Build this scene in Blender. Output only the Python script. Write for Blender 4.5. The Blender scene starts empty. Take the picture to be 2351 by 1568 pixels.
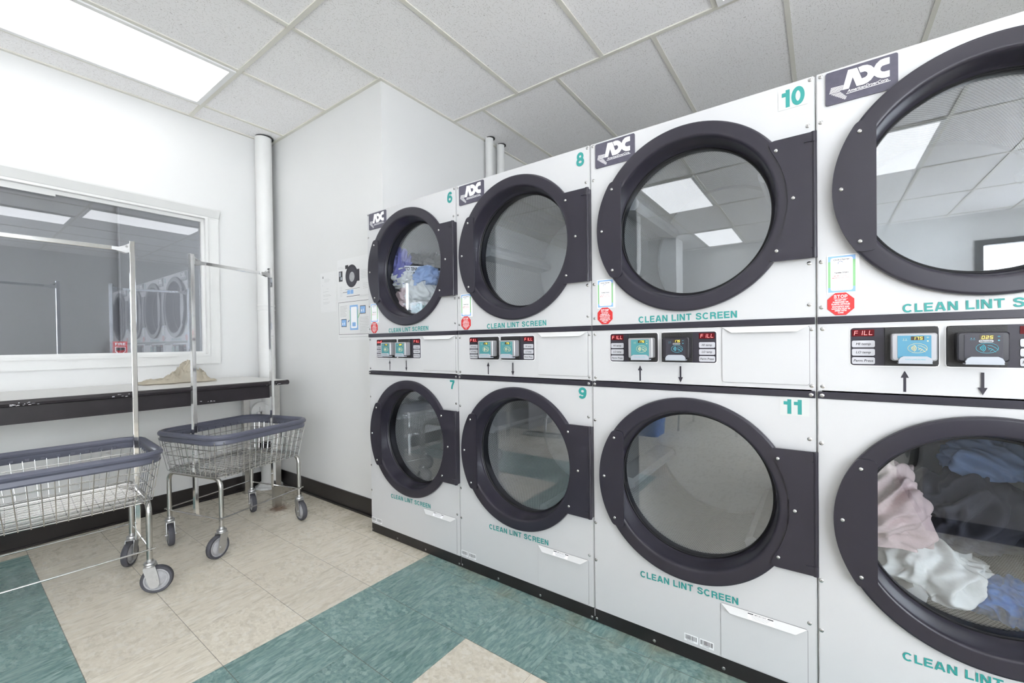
import bpy, bmesh, math, random
from mathutils import Vector, Matrix, noise
PI = math.pi
C = bpy.context.scene.collection
sc = bpy.context.scene

# ------------------------------------------------------------------ camera
YAW, PITCH, ROLL, FPX, CY, CAMH = 0.9417, -0.0101, -0.0122, 978.28, 798.06, 1.1392
def setup_camera():
    F = Vector((math.sin(YAW)*math.cos(PITCH), math.cos(YAW)*math.cos(PITCH), math.sin(PITCH)))
    R = Vector((math.cos(YAW), -math.sin(YAW), 0)); U = R.cross(F)
    R2 = R*math.cos(ROLL)+U*math.sin(ROLL); U2 = -R*math.sin(ROLL)+U*math.cos(ROLL)
    M = Matrix(((R2.x, U2.x, -F.x, 0), (R2.y, U2.y, -F.y, 0), (R2.z, U2.z, -F.z, CAMH), (0, 0, 0, 1)))
    cd = bpy.data.cameras.new('camera'); cam = bpy.data.objects.new('camera', cd); C.objects.link(cam)
    cam.matrix_world = M
    cd.sensor_fit = 'HORIZONTAL'; cd.sensor_width = 36; cd.lens = FPX/2351*36
    cd.shift_y = (CY-784)/2351; cd.clip_start = 0.02; cd.clip_end = 200
    sc.camera = cam
setup_camera()
sc.view_settings.view_transform = 'Standard'; sc.view_settings.look = 'None'
sc.view_settings.gamma = 1; sc.view_settings.use_curve_mapping = False
sc.view_settings.exposure = 0.52
sc.cycles.use_denoising = True
sc.cycles.max_bounces = 8; sc.cycles.transparent_max_bounces = 12; sc.cycles.glossy_bounces = 4
sc.cycles.sample_clamp_indirect = 8
w = bpy.data.worlds.new('world'); sc.world = w; w.use_nodes = True
w.node_tree.nodes['Background'].inputs[0].default_value = (0.90, 0.95, 1.0, 1)
w.node_tree.nodes['Background'].inputs[1].default_value = 8.6
PANEL_EMIT = 2.0

# ------------------------------------------------------------------ materials
class NT:
    def __init__(s, name):
        s.m = bpy.data.materials.new(name); s.m.use_nodes = True
        s.t = s.m.node_tree; s.n = s.t.nodes; s.l = s.t.links
        s.b = s.n['Principled BSDF']; s.out = s.n['Material Output']
    def node(s, kind, **kw):
        nd = s.n.new(kind)
        for k, v in kw.items(): setattr(nd, k, v)
        return nd
    def put(s, sock, v):
        if isinstance(v, (int, float)): sock.default_value = v
        elif isinstance(v, tuple): sock.default_value = v if len(v) == len(sock.default_value) else (*v, 1)
        else: s.l.new(v, sock)
    def math(s, op, a, b=0.0, c=None):
        nd = s.node('ShaderNodeMath', operation=op); s.put(nd.inputs[0], a); s.put(nd.inputs[1], b)
        if c is not None: s.put(nd.inputs[2], c)
        return nd.outputs[0]
    def mix(s, f, a, b):
        nd = s.node('ShaderNodeMix', data_type='RGBA'); s.put(nd.inputs[0], f)
        s.put(nd.inputs[6], a if not isinstance(a, tuple) else (*a[:3], 1)); s.put(nd.inputs[7], b if not isinstance(b, tuple) else (*b[:3], 1))
        return nd.outputs[2]
    def pos(s): return s.node('ShaderNodeNewGeometry').outputs['Position']
    def obj(s): return s.node('ShaderNodeTexCoord').outputs['Object']
    def sep(s, v):
        nd = s.node('ShaderNodeSeparateXYZ'); s.l.new(v, nd.inputs[0]); return nd.outputs
    def comb(s, x, y, z=0.0):
        nd = s.node('ShaderNodeCombineXYZ'); s.put(nd.inputs[0], x); s.put(nd.inputs[1], y); s.put(nd.inputs[2], z); return nd.outputs[0]
    def noise(s, v, scale, detail=2.0, rough=.5):
        nd = s.node('ShaderNodeTexNoise'); s.l.new(v, nd.inputs['Vector']); nd.inputs['Scale'].default_value = scale
        nd.inputs['Detail'].default_value = detail; nd.inputs['Roughness'].default_value = rough; return nd.outputs[0]
    def ramp(s, v, a, b):
        nd = s.node('ShaderNodeMapRange'); s.put(nd.inputs[0], v); nd.inputs[1].default_value = a; nd.inputs[2].default_value = b; return nd.outputs[0]
    def bump(s, h, strength, dist=.002):
        nd = s.node('ShaderNodeBump'); nd.inputs['Strength'].default_value = strength; nd.inputs['Distance'].default_value = dist
        s.l.new(h, nd.inputs['Height']); s.l.new(nd.outputs[0], s.b.inputs['Normal'])

def mat(name, col, rough=.5, metal=0.0, var=0.0, vscale=6.0, emit=0.0, spec=None, bump=0.0, bscale=200.0, coat=0.0):
    t = NT(name); t.b.inputs['Roughness'].default_value = rough; t.b.inputs['Metallic'].default_value = metal
    if spec is not None: t.b.inputs['Specular IOR Level'].default_value = spec
    if coat: t.b.inputs['Coat Weight'].default_value = coat; t.b.inputs['Coat Roughness'].default_value = .08
    o = t.obj(); nz = t.noise(o, vscale, 4.0)
    c2 = tuple(max(0, c*(1-var)) for c in col)
    t.l.new(t.mix(t.ramp(nz, .35, .7), col, c2), t.b.inputs['Base Color'])
    if emit: t.b.inputs['Emission Color'].default_value = (*col, 1); t.b.inputs['Emission Strength'].default_value = emit
    if bump: t.bump(t.noise(o, bscale, 2.0), bump, .001)
    return t.m

M = {}
M['wall'] = mat('wall_paint', (.70, .70, .695), .55, var=.03, vscale=1.5, bump=.08, bscale=60)
M['trim'] = mat('trim_paint', (.70, .70, .69), .4, var=.03)
M['enamel'] = mat('white_enamel', (.585, .585, .595), .28, var=.02, vscale=3, bump=.02, bscale=30)
M['enamel2'] = mat('white_enamel_lip', (.70, .70, .70), .25, var=.01)
M['seam'] = mat('dark_gap', (.03, .03, .03), .8)
M['charcoal'] = mat('charcoal_door_paint', (.025, .0225, .034), .30, var=.12, vscale=8, spec=.42)
M['black'] = mat('black_rubber', (.012, .012, .014), .45)
M['kick'] = mat('black_kick_paint', (.018, .015, .016), .35, var=.5, vscale=9)
M['cove'] = mat('black_vinyl_base', (.016, .013, .013), .3, var=.3)
M['chrome'] = mat('chrome', (.82, .82, .82), .08, 1.0, var=.04, vscale=40)
M['steel'] = mat('brushed_steel', (.55, .54, .52), .24, 1.0, var=.12, vscale=30)
M['wire'] = mat('wire_steel', (.50, .50, .50), .2, 1.0, var=.1, vscale=50)
M['cast'] = mat('zinc_caster', (.55, .55, .55), .35, .9, var=.15, vscale=40)
M['screw'] = mat('screw_steel', (.55, .55, .55), .22, 1.0, var=.2, vscale=300)
M['tire'] = mat('grey_tire', (.07, .07, .085), .6, var=.2, vscale=60)
M['hub'] = mat('grey_hub', (.42, .42, .44), .45, var=.2, vscale=60)
M['rim'] = mat('slate_vinyl_rim', (.11, .115, .155), .35, var=.1, vscale=10)
M['laminate'] = mat('white_laminate', (.66, .65, .63), .35, var=.03)
M['edge'] = mat('black_table_edge', (.022, .018, .022), .3, var=.3, vscale=14)
M['teal'] = mat('teal_print', (.03, .29, .27), .45)
M['red'] = mat('red_print', (.62, .03, .03), .45)
M['white'] = mat('white_print', (.88, .88, .9), .4)
M['paper'] = mat('paper_sheet', (.73, .73, .73), .5)
M['clear'] = mat('pale_label_sheet', (.60, .61, .60), .3)
M['ink'] = mat('black_ink', (.03, .03, .035), .5)
M['grey_ink'] = mat('grey_ink', (.25, .25, .26), .5)
M['redink'] = mat('red_ink', (.6, .08, .08), .5)
M['blue'] = mat('blue_print', (.25, .45, .75), .45)
M['navy'] = mat('navy_print', (.06, .12, .3), .45)
M['green'] = mat('green_print', (.25, .52, .25), .45)
M['panel'] = mat('dark_panel_film', (.032, .029, .040), .35, spec=.35)
M['badge'] = mat('badge_plastic', (.085, .08, .115), .3, var=.15, vscale=60)
M['button'] = mat('pale_button', (.52, .52, .56), .4)
M['tex_black'] = mat('textured_black_plastic', (.018, .017, .018), .5, bump=.7, bscale=260)
M['led_back'] = mat('display_red_window', (.10, .001, .004), .5, spec=.2)
M['led'] = mat('lit_red_segments', (1.0, .22, .22), .4, emit=1.6)
M['lcd_back'] = mat('amber_window', (.05, .03, .01), .3)
M['lcd'] = mat('lit_yellow_digits', (1.0, .85, .12), .4, emit=1.3)
M['silver'] = mat('silver_plastic', (.40, .40, .42), .3, .35)
M['blk_plastic'] = mat('black_plastic', (.022, .021, .028), .25)
M['face_teal'] = mat('teal_face_label', (.07, .27, .29), .4)
M['face_blue'] = mat('blue_face_label', (.08, .27, .40), .4)
M['face_black'] = mat('black_face_label', (.03, .028, .04), .35)
M['tray'] = mat('pale_tray', (.42, .45, .50), .35)
M['gold'] = mat('cream_print', (.75, .68, .42), .5)
M['cyan'] = mat('cyan_print', (.1, .45, .55), .5)
M['pipe'] = mat('painted_pipe', (.70, .70, .69), .4, var=.04)
M['pull'] = mat('fire_red', (.55, .02, .02), .35)
M['grid'] = mat('ceiling_grid_paint', (.70, .685, .62), .4)
M['diff'] = mat('lit_diffuser', (1, 1, 1), .4, emit=PANEL_EMIT)
M['frame'] = mat('fixture_frame', (.8, .8, .8), .4)
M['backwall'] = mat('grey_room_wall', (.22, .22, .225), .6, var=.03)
M['washer'] = mat('grey_washer', (.33, .33, .35), .35, var=.04)
M['mop'] = mat('mop_yarn', (.55, .56, .52), .9, var=.4, vscale=120)
M['bin'] = mat('blue_plastic', (.05, .15, .42), .4)
M['canvas'] = mat('cream_canvas', (.74, .68, .56), .85, var=.1, bump=.3, bscale=500)

def fabric(name, col): return mat(name, col, .9, var=.12, vscale=12, bump=.3, bscale=400)
M['f_purple'] = fabric('periwinkle_cloth', (.22, .22, .52)); M['f_black'] = fabric('black_cloth', (.02, .02, .022))
M['f_white'] = fabric('white_cloth', (.80, .80, .77)); M['f_blue'] = fabric('light_blue_cloth', (.34, .48, .78))
M['f_teal'] = fabric('pale_teal_cloth', (.5, .68, .66)); M['f_grey'] = fabric('dark_grey_cloth', (.07, .07, .09))
M['f_pink'] = fabric('pale_pink_cloth', (.62, .48, .47)); M['f_royal'] = fabric('royal_blue_cloth', (.03, .15, .45))

def glass_mat(name, refl, tint=(1, 1, 1)):
    t = NT(name); t.n.remove(t.b)
    g = t.node('ShaderNodeBsdfGlossy'); g.inputs['Roughness'].default_value = .01; g.inputs['Color'].default_value = (.95, .97, 1, 1)
    tr = t.node('ShaderNodeBsdfTransparent'); tr.inputs[0].default_value = (*tint, 1)
    geo = t.node('ShaderNodeNewGeometry'); dp = t.node('ShaderNodeVectorMath', operation='DOT_PRODUCT')
    t.l.new(geo.outputs['Normal'], dp.inputs[0]); t.l.new(geo.outputs['Incoming'], dp.inputs[1])
    sch = t.math('POWER', t.math('SUBTRACT', 1.0, t.math('ABSOLUTE', dp.outputs['Value'])), 5.0)
    f = t.math('ADD', t.math('MULTIPLY', sch, .9), refl)
    f = t.math('MINIMUM', f, 1.0)
    mx = t.node('ShaderNodeMixShader'); t.l.new(f, mx.inputs[0]); t.l.new(tr.outputs[0], mx.inputs[1]); t.l.new(g.outputs[0], mx.inputs[2])
    t.l.new(mx.outputs[0], t.out.inputs[0]); return t.m
M['door_glass'] = glass_mat('door_glass', .11, (.93, .95, .97))
M['clear_glass'] = glass_mat('clear_glass', .02)
M['window_glass'] = glass_mat('window_glass', .10, (.9, .91, .93))

def floor_mat():
    t = NT('vinyl_tile_floor'); ft = .3048; ph = -.007
    x, y, _ = t.sep(t.pos())
    dx = t.math('SUBTRACT', x, .3011); dy = t.math('SUBTRACT', y, 1.7355)
    c, s = math.cos(ph), math.sin(ph)
    u = t.math('DIVIDE', t.math('ADD', t.math('MULTIPLY', dx, c), t.math('MULTIPLY', dy, s)), ft)
    v = t.math('DIVIDE', t.math('SUBTRACT', t.math('MULTIPLY', dy, c), t.math('MULTIPLY', dx, s)), ft)
    def step(val, lo, hi): # 1 inside lo..hi
        return t.math('MULTIPLY', t.math('GREATER_THAN', val, lo), t.math('LESS_THAN', val, hi))
    arm = t.math('MULTIPLY', step(u, -2, 0), step(v, -2, 6))
    band = t.math('MULTIPLY', step(u, -2, 9), step(v, -2, 0))
    right = t.math('MULTIPLY', step(u, 3, 9), step(v, -12, 0))
    gr = t.math('MAXIMUM', arm, t.math('MAXIMUM', band, right))
    iu, iv = t.math('FLOOR', u), t.math('FLOOR', v)
    par = t.math('MODULO', t.math('ABSOLUTE', t.math('ADD', iu, iv)), 2.0)
    # streaky chips, direction swaps from tile to tile
    p1 = t.comb(t.math('MULTIPLY', u, .38), t.math('MULTIPLY', v, 1.25), t.math('ADD', t.math('MULTIPLY', iu, 3.7), t.math('MULTIPLY', iv, 9.1)))
    p2 = t.comb(t.math('MULTIPLY', u, 1.0), t.math('MULTIPLY', v, .75), t.math('ADD', t.math('MULTIPLY', iu, 3.7), t.math('MULTIPLY', iv, 9.1)))
    mv = t.node('ShaderNodeMix', data_type='VECTOR'); t.l.new(par, mv.inputs[0]); t.l.new(p1, mv.inputs[4]); t.l.new(p2, mv.inputs[5])
    n1 = t.noise(mv.outputs[1], 26, 4, .62); n2 = t.noise(mv.outputs[1], 9, 2)
    vo = t.node('ShaderNodeTexVoronoi'); vo.inputs['Scale'].default_value = 21; t.l.new(mv.outputs[1], vo.inputs['Vector'])
    chip = t.math('GREATER_THAN', t.sep(vo.outputs['Color'])[0], .80)
    dk = t.math('LESS_THAN', t.sep(vo.outputs['Color'])[1], .14)
    f = t.ramp(n1, .33, .68)
    beige = t.mix(f, (.63, .575, .475), (.77, .72, .62))
    teal = t.mix(f, (.13, .235, .225), (.27, .39, .37))
    beige = t.mix(t.math('MULTIPLY', chip, .40), beige, (.82, .79, .72)); beige = t.mix(t.math('MULTIPLY', dk, .30), beige, (.50, .45, .37))
    teal = t.mix(t.math('MULTIPLY', chip, .40), teal, (.40, .53, .51)); teal = t.mix(t.math('MULTIPLY', dk, .40), teal, (.10, .18, .18))
    base = t.mix(gr, beige, teal)
    # tile to tile tone
    wn = t.node('ShaderNodeTexWhiteNoise', noise_dimensions='2D'); t.l.new(t.comb(iu, iv), wn.inputs['Vector'])
    tone = t.math('ADD', t.math('MULTIPLY', wn.outputs['Value'], .08), .93)
    vm = t.node('ShaderNodeVectorMath', operation='SCALE'); t.l.new(base, vm.inputs[0]); t.l.new(tone, vm.inputs['Scale'])
    base = vm.outputs[0]
    fu, fv = t.math('FRACT', u), t.math('FRACT', v)
    eu = t.math('MINIMUM', fu, t.math('SUBTRACT', 1.0, fu)); ev = t.math('MINIMUM', fv, t.math('SUBTRACT', 1.0, fv))
    ju = t.math('LESS_THAN', eu, .0045); jv = t.math('LESS_THAN', ev, .0028)
    j = t.math('MAXIMUM', t.math('MULTIPLY', ju, .65), t.math('MULTIPLY', jv, .45))
    base = t.mix(j, base, (.10, .085, .07))
    # rust stain round the foot of the table leg, worn grime along the dryer kick plates
    ds = t.node('ShaderNodeVectorMath', operation='DISTANCE'); t.l.new(t.pos(), ds.inputs[0]); ds.inputs[1].default_value = (1.44, 3.09, 0)
    rn = t.math('ADD', ds.outputs['Value'], t.math('MULTIPLY', t.noise(t.pos(), 30, 3), .09))
    base = t.mix(t.math('MULTIPLY', t.ramp(rn, .140, .075), .85), base, (.14, .055, .02))
    gm = t.math('MULTIPLY', t.ramp(x, 1.40, 1.60), t.ramp(t.noise(t.pos(), 9, 4), .40, .7))
    base = t.mix(t.math('MULTIPLY', gm, .5), base, (.30, .27, .17))
    t.l.new(base, t.b.inputs['Base Color'])
    t.l.new(t.ramp(n2, .1, 1.3), t.b.inputs['Roughness'])
    t.b.inputs['Specular IOR Level'].default_value = .35
    return t.m
M['floor'] = floor_mat()

def ceil_mat():
    t = NT('fissured_ceiling_tile'); p = t.pos(); x, y, z = t.sep(p)
    wob = t.noise(p, 35, 2)
    q = t.comb(t.math('ADD', x, t.math('MULTIPLY', wob, .04)), y, 0.0)
    vo = t.node('ShaderNodeTexVoronoi'); vo.inputs['Scale'].default_value = 62; vo.inputs['Randomness'].default_value = 1; t.l.new(q, vo.inputs['Vector'])
    # short fissures: thin elongated marks in random directions
    vc = t.sep(vo.outputs['Color']); vp = t.sep(vo.outputs['Position']); qs = t.sep(q)
    ang = t.math('MULTIPLY', vc[0], 6.28)
    sx = vo.inputs['Scale'].default_value
    lx = t.math('SUBTRACT', qs[0], vp[0]); ly = t.math('SUBTRACT', qs[1], vp[1])
    ca, sa = t.math('COSINE', ang), t.math('SINE', ang)
    a = t.math('ADD', t.math('MULTIPLY', lx, ca), t.math('MULTIPLY', ly, sa))
    b = t.math('SUBTRACT', t.math('MULTIPLY', ly, ca), t.math('MULTIPLY', lx, sa))
    ln = t.math('MULTIPLY', vc[1], .0085)
    ins = t.math('MULTIPLY', t.math('LESS_THAN', t.math('ABSOLUTE', a), ln), t.math('LESS_THAN', t.math('ABSOLUTE', b), .0010))
    dots = t.math('GREATER_THAN', t.noise(p, 330, 1), .70)
    f = t.math('MULTIPLY', t.math('MAXIMUM', t.math('MULTIPLY', ins, .6), t.math('MULTIPLY', dots, .3)), 1.0)
    col = t.mix(f, (.90, .89, .895), (.50, .48, .47))
    t.l.new(col, t.b.inputs['Base Color']); t.b.inputs['Roughness'].default_value = .9
    t.bump(t.math('SUBTRACT', 1.0, f), .3, .002); return t.m
M['ceiling'] = ceil_mat()

def perf_mat():
    t = NT('perforated_drum_steel'); uv = t.node('ShaderNodeUVMap').outputs[0]
    u, v, _ = t.sep(uv)
    a = t.math('MULTIPLY', u, 190.0); b = t.math('MULTIPLY', v, 80.0)
    row = t.math('MODULO', t.math('FLOOR', b), 2.0)
    fa = t.math('SUBTRACT', t.math('FRACT', t.math('ADD', a, t.math('MULTIPLY', row, .5))), .5); fb = t.math('SUBTRACT', t.math('FRACT', b), .5)
    d = t.math('ADD', t.math('MULTIPLY', fa, fa), t.math('MULTIPLY', fb, fb))
    h = t.math('LESS_THAN', d, .075)
    t.l.new(t.mix(h, (.64, .63, .60), (.07, .07, .07)), t.b.inputs['Base Color'])
    t.b.inputs['Metallic'].default_value = .25; t.b.inputs['Roughness'].default_value = .45; return t.m
M['perf'] = perf_mat()
M['drum_back'] = mat('drum_back_steel', (.58, .58, .57), .35, .3, var=.05)

# ------------------------------------------------------------------ mesh helpers
CACHE = {}
def me_from(bm, name, m, smooth=False):
    me = bpy.data.meshes.new(name); bmesh.ops.recalc_face_normals(bm, faces=bm.faces); bm.to_mesh(me); bm.free()
    for x in (m if isinstance(m, (list, tuple)) else [m]): me.materials.append(M[x])
    if smooth:
        for p in me.polygons: p.use_smooth = True
        me.set_sharp_from_angle(angle=math.radians(35))
    return me
def link(name, me, parent=None, loc=(0, 0, 0), rot=(0, 0, 0)):
    o = bpy.data.objects.new(name, me); C.objects.link(o); o.location = loc; o.rotation_euler = rot
    if parent: o.parent = parent
    return o
def obj(name, bm, m, parent=None, loc=(0, 0, 0), rot=(0, 0, 0), smooth=False):
    return link(name, me_from(bm, name, m, smooth), parent, loc, rot)
def cobj(name, key, fn, m, parent=None, loc=(0, 0, 0), rot=(0, 0, 0), smooth=False):
    k = (key, str(m))
    if k not in CACHE: CACHE[k] = me_from(fn(), name, m, smooth)
    return link(name, CACHE[k], parent, loc, rot)
def tag(o, label, cat, group=None, kind=None):
    if label: o['label'] = label
    if cat: o['category'] = cat
    if group: o['group'] = group
    if kind: o['kind'] = kind
    return o
def thing(name, label, cat, loc=(0, 0, 0), rz=0, group=None):
    o = bpy.data.objects.new(name, None); C.objects.link(o); o.empty_display_size = .1
    o.location = loc; o.rotation_euler = (0, 0, rz); return tag(o, label, cat, group)
def struct(o): o['kind'] = 'structure'; return o

def box(bm, x0, x1, y0, y1, z0, z1, mi=0):
    v = [bm.verts.new(p) for p in ((x0,y0,z0),(x1,y0,z0),(x1,y1,z0),(x0,y1,z0),(x0,y0,z1),(x1,y0,z1),(x1,y1,z1),(x0,y1,z1))]
    for f in ((0,3,2,1),(4,5,6,7),(0,1,5,4),(1,2,6,5),(2,3,7,6),(3,0,4,7)):
        bm.faces.new([v[i] for i in f]).material_index = mi
    return bm
def B(*a, bev=0.0):
    bm = bmesh.new(); box(bm, *a)
    if bev: bmesh.ops.bevel(bm, geom=bm.edges[:], offset=bev, segments=2, profile=.5, affect='EDGES')
    return bm
def prism(bm, pts, y0, y1, mi=0, axis='y'):
    """polygon pts (x,z) extruded between y0 and y1"""
    def P(p, d):
        if axis == 'y': return (p[0], d, p[1])
        if axis == 'z': return (p[0], p[1], d)
        return (d, p[0], p[1])
    a = [bm.verts.new(P(p, y0)) for p in pts]; b = [bm.verts.new(P(p, y1)) for p in pts]
    n = len(pts)
    fs = [bm.faces.new(a), bm.faces.new(b[::-1])]
    for i in range(n): fs.append(bm.faces.new((a[i], a[(i+1) % n], b[(i+1) % n], b[i])))
    for f in fs: f.material_index = mi
    return bm
def flat(bm, pts, y, mi=0):
    f = bm.faces.new([bm.verts.new((p[0], y, p[1])) for p in pts]); f.material_index = mi; return bm
def rrect(x0, x1, z0, z1, r, n=5):
    pts = []
    for cx, cz, a0 in ((x1-r, z1-r, 0), (x0+r, z1-r, 90), (x0+r, z0+r, 180), (x1-r, z0+r, 270)):
        for i in range(n+1):
            a = math.radians(a0+90*i/n); pts.append((cx+r*math.cos(a), cz+r*math.sin(a)))
    return pts
def circ(cx, cz, r, n=48): return [(cx+r*math.cos(2*PI*i/n), cz+r*math.sin(2*PI*i/n)) for i in range(n)]
def lathe(bm, prof, n=64, axis='y', c=(0, 0, 0), closed=False, mi=0):
    rings = []
    for r, h in prof:
        ring = []
        for i in range(n):
            a = 2*PI*i/n; x, y = r*math.cos(a), r*math.sin(a)
            p = (x, h, y) if axis == 'y' else (x, y, h) if axis == 'z' else (h, x, y)
            ring.append(bm.verts.new((p[0]+c[0], p[1]+c[1], p[2]+c[2])))
        rings.append(ring)
    m = len(rings)
    for k in range(m if closed else m-1):
        A, Bq = rings[k], rings[(k+1) % m]
        for i in range(n): bm.faces.new((A[i], A[(i+1) % n], Bq[(i+1) % n], Bq[i])).material_index = mi
    return rings
def lathe_cap(bm, prof, **k):
    r = lathe(bm, prof, **k); mi = k.get('mi', 0)
    bm.faces.new(r[0]).material_index = mi; bm.faces.new(r[-1][::-1]).material_index = mi; return bm
def tube(bm, pts, r, n=8, mi=0, closed=False, square=False):
    pts = [Vector(p) for p in pts]; m = len(pts); rings = []
    ref = None
    for i, p in enumerate(pts):
        if closed: d = pts[(i+1) % m]-pts[i-1]
        else: d = pts[min(i+1, m-1)]-pts[max(i-1, 0)]
        d.normalize()
        if ref is None: ref = Vector((0, 0, 1)) if abs(d.z) < .8 else Vector((1, 0, 0))
        s = d.cross(ref).normalized(); u = s.cross(d).normalized(); ref = u
        ring = []
        for k in range(n):
            a = 2*PI*(k+(.5 if square else 0))/n; rr = r*(math.sqrt(2) if square else 1)
            ring.append(bm.verts.new(p+s*rr*math.cos(a)+u*rr*math.sin(a)))
        rings.append(ring)
    for i in range(m if closed else m-1):
        A, Bq = rings[i], rings[(i+1) % m]
        for k in range(n): bm.faces.new((A[k], A[(k+1) % n], Bq[(k+1) % n], Bq[k])).material_index = mi
    if not closed:
        bm.faces.new(rings[0][::-1]).material_index = mi; bm.faces.new(rings[-1]).material_index = mi
    return bm
def plate_hole(bm, x0, x1, z0, z1, cx, cz, r, y0, y1, n=64):
    """rectangular plate with one round hole, thickness y0..y1"""
    per = []
    for i in range(n):
        a = 2*PI*(i+.5)/n; c, s = math.cos(a), math.sin(a)
        tx = ((x1-cx)/c if c > 0 else (x0-cx)/c) if abs(c) > 1e-9 else 1e9
        tz = ((z1-cz)/s if s > 0 else (z0-cz)/s) if abs(s) > 1e-9 else 1e9
        t = min(tx, tz); per.append((cx+c*t, cz+s*t))
    for cxn, czn in ((x0, z0), (x1, z0), (x0, z1), (x1, z1)):
        k = min(range(n), key=lambda i: (per[i][0]-cxn)**2+(per[i][1]-czn)**2); per[k] = (cxn, czn)
    hole = [(cx+r*math.cos(2*PI*(i+.5)/n), cz+r*math.sin(2*PI*(i+.5)/n)) for i in range(n)]
    V = {}
    for nm, pts in (('p', per), ('h', hole)):
        for y in (y0, y1): V[nm, y] = [bm.verts.new((p[0], y, p[1])) for p in pts]
    for i in range(n):
        j = (i+1) % n
        bm.faces.new((V['p', y0][i], V['p', y0][j], V['h', y0][j], V['h', y0][i]))
        bm.faces.new((V['p', y1][j], V['p', y1][i], V['h', y1][i], V['h', y1][j]))
        bm.faces.new((V['p', y0][j], V['p', y0][i], V['p', y1][i], V['p', y1][j]))
        bm.faces.new((V['h', y0][i], V['h', y0][j], V['h', y1][j], V['h', y1][i]))
    return bm

def text_bm(body, h, w=None, bold=0.0, shear=0.0, ang=0.0, x=0, z=0, y=0, align='l', mi=0, bm=None, spacing=1.0):
    """lettering lying in the xz plane facing -y; h = cap height, w = total width, (x,z) = lower left"""
    key = ('t', body, bold, shear, spacing)
    if key not in CACHE:
        cu = bpy.data.curves.new('lettering', 'FONT'); cu.body = body; cu.size = 1; cu.offset = bold; cu.shear = shear
        cu.space_character = spacing; cu.resolution_u = 3
        o = bpy.data.objects.new('lettering', cu); C.objects.link(o)
        dg = bpy.context.evaluated_depsgraph_get(); me = o.evaluated_get(dg).to_mesh()
        vs = [tuple(v.co[:2]) for v in me.vertices]; fs = [tuple(p.vertices) for p in me.polygons]
        o.evaluated_get(dg).to_mesh_clear(); bpy.data.objects.remove(o); bpy.data.curves.remove(cu)
        CACHE[key] = (vs, fs)
    if 'cap' not in CACHE:
        CACHE['cap'] = 1.0; text_bm('H', 1, bm=bmesh.new()); v0 = CACHE[('t', 'H', 0.0, 0.0, 1.0)][0]
        CACHE['cap'] = max(p[1] for p in v0)
    vs, fs = CACHE[key]
    x0 = min(p[0] for p in vs); x1 = max(p[0] for p in vs); s = h/CACHE['cap']; sx = s if w is None else w/(x1-x0)
    if bm is None: bm = bmesh.new()
    ca, sa = math.cos(ang), math.sin(ang); tot = (x1-x0)*sx; off = {'l': 0, 'c': -tot/2, 'r': -tot}[align]
    V = []
    for px, py in vs:
        a, b = (px-x0)*sx+off, py*s; V.append(bm.verts.new((x+a*ca-b*sa, y, z+a*sa+b*ca)))
    for f in fs:
        try: bm.faces.new([V[i] for i in f]).material_index = mi
        except ValueError: pass
    return bm
def catmull(P, n=6):
    out = []
    for i in range(len(P)-1):
        p0, p1, p2, p3 = [Vector(P[max(0, min(len(P)-1, k))]) for k in (i-1, i, i+1, i+2)]
        for j in range(n):
            t = j/n; out.append(tuple(.5*((2*p1)+(p2-p0)*t+(2*p0-5*p1+4*p2-p3)*t*t+(3*p1-p0-3*p2+p3)*t**3)))
    return out+[tuple(P[-1])]
def arc(cx, cy, rx, ry, a0, a1, n=20): return [(cx+rx*math.cos(math.radians(a0+(a1-a0)*i/n)), cy+ry*math.sin(math.radians(a0+(a1-a0)*i/n))) for i in range(n+1)]
SIX = [(.10, .34), (.115, .60), (.22, .83), (.39, .91), (.53, .87), (.60, .76)]
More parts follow.
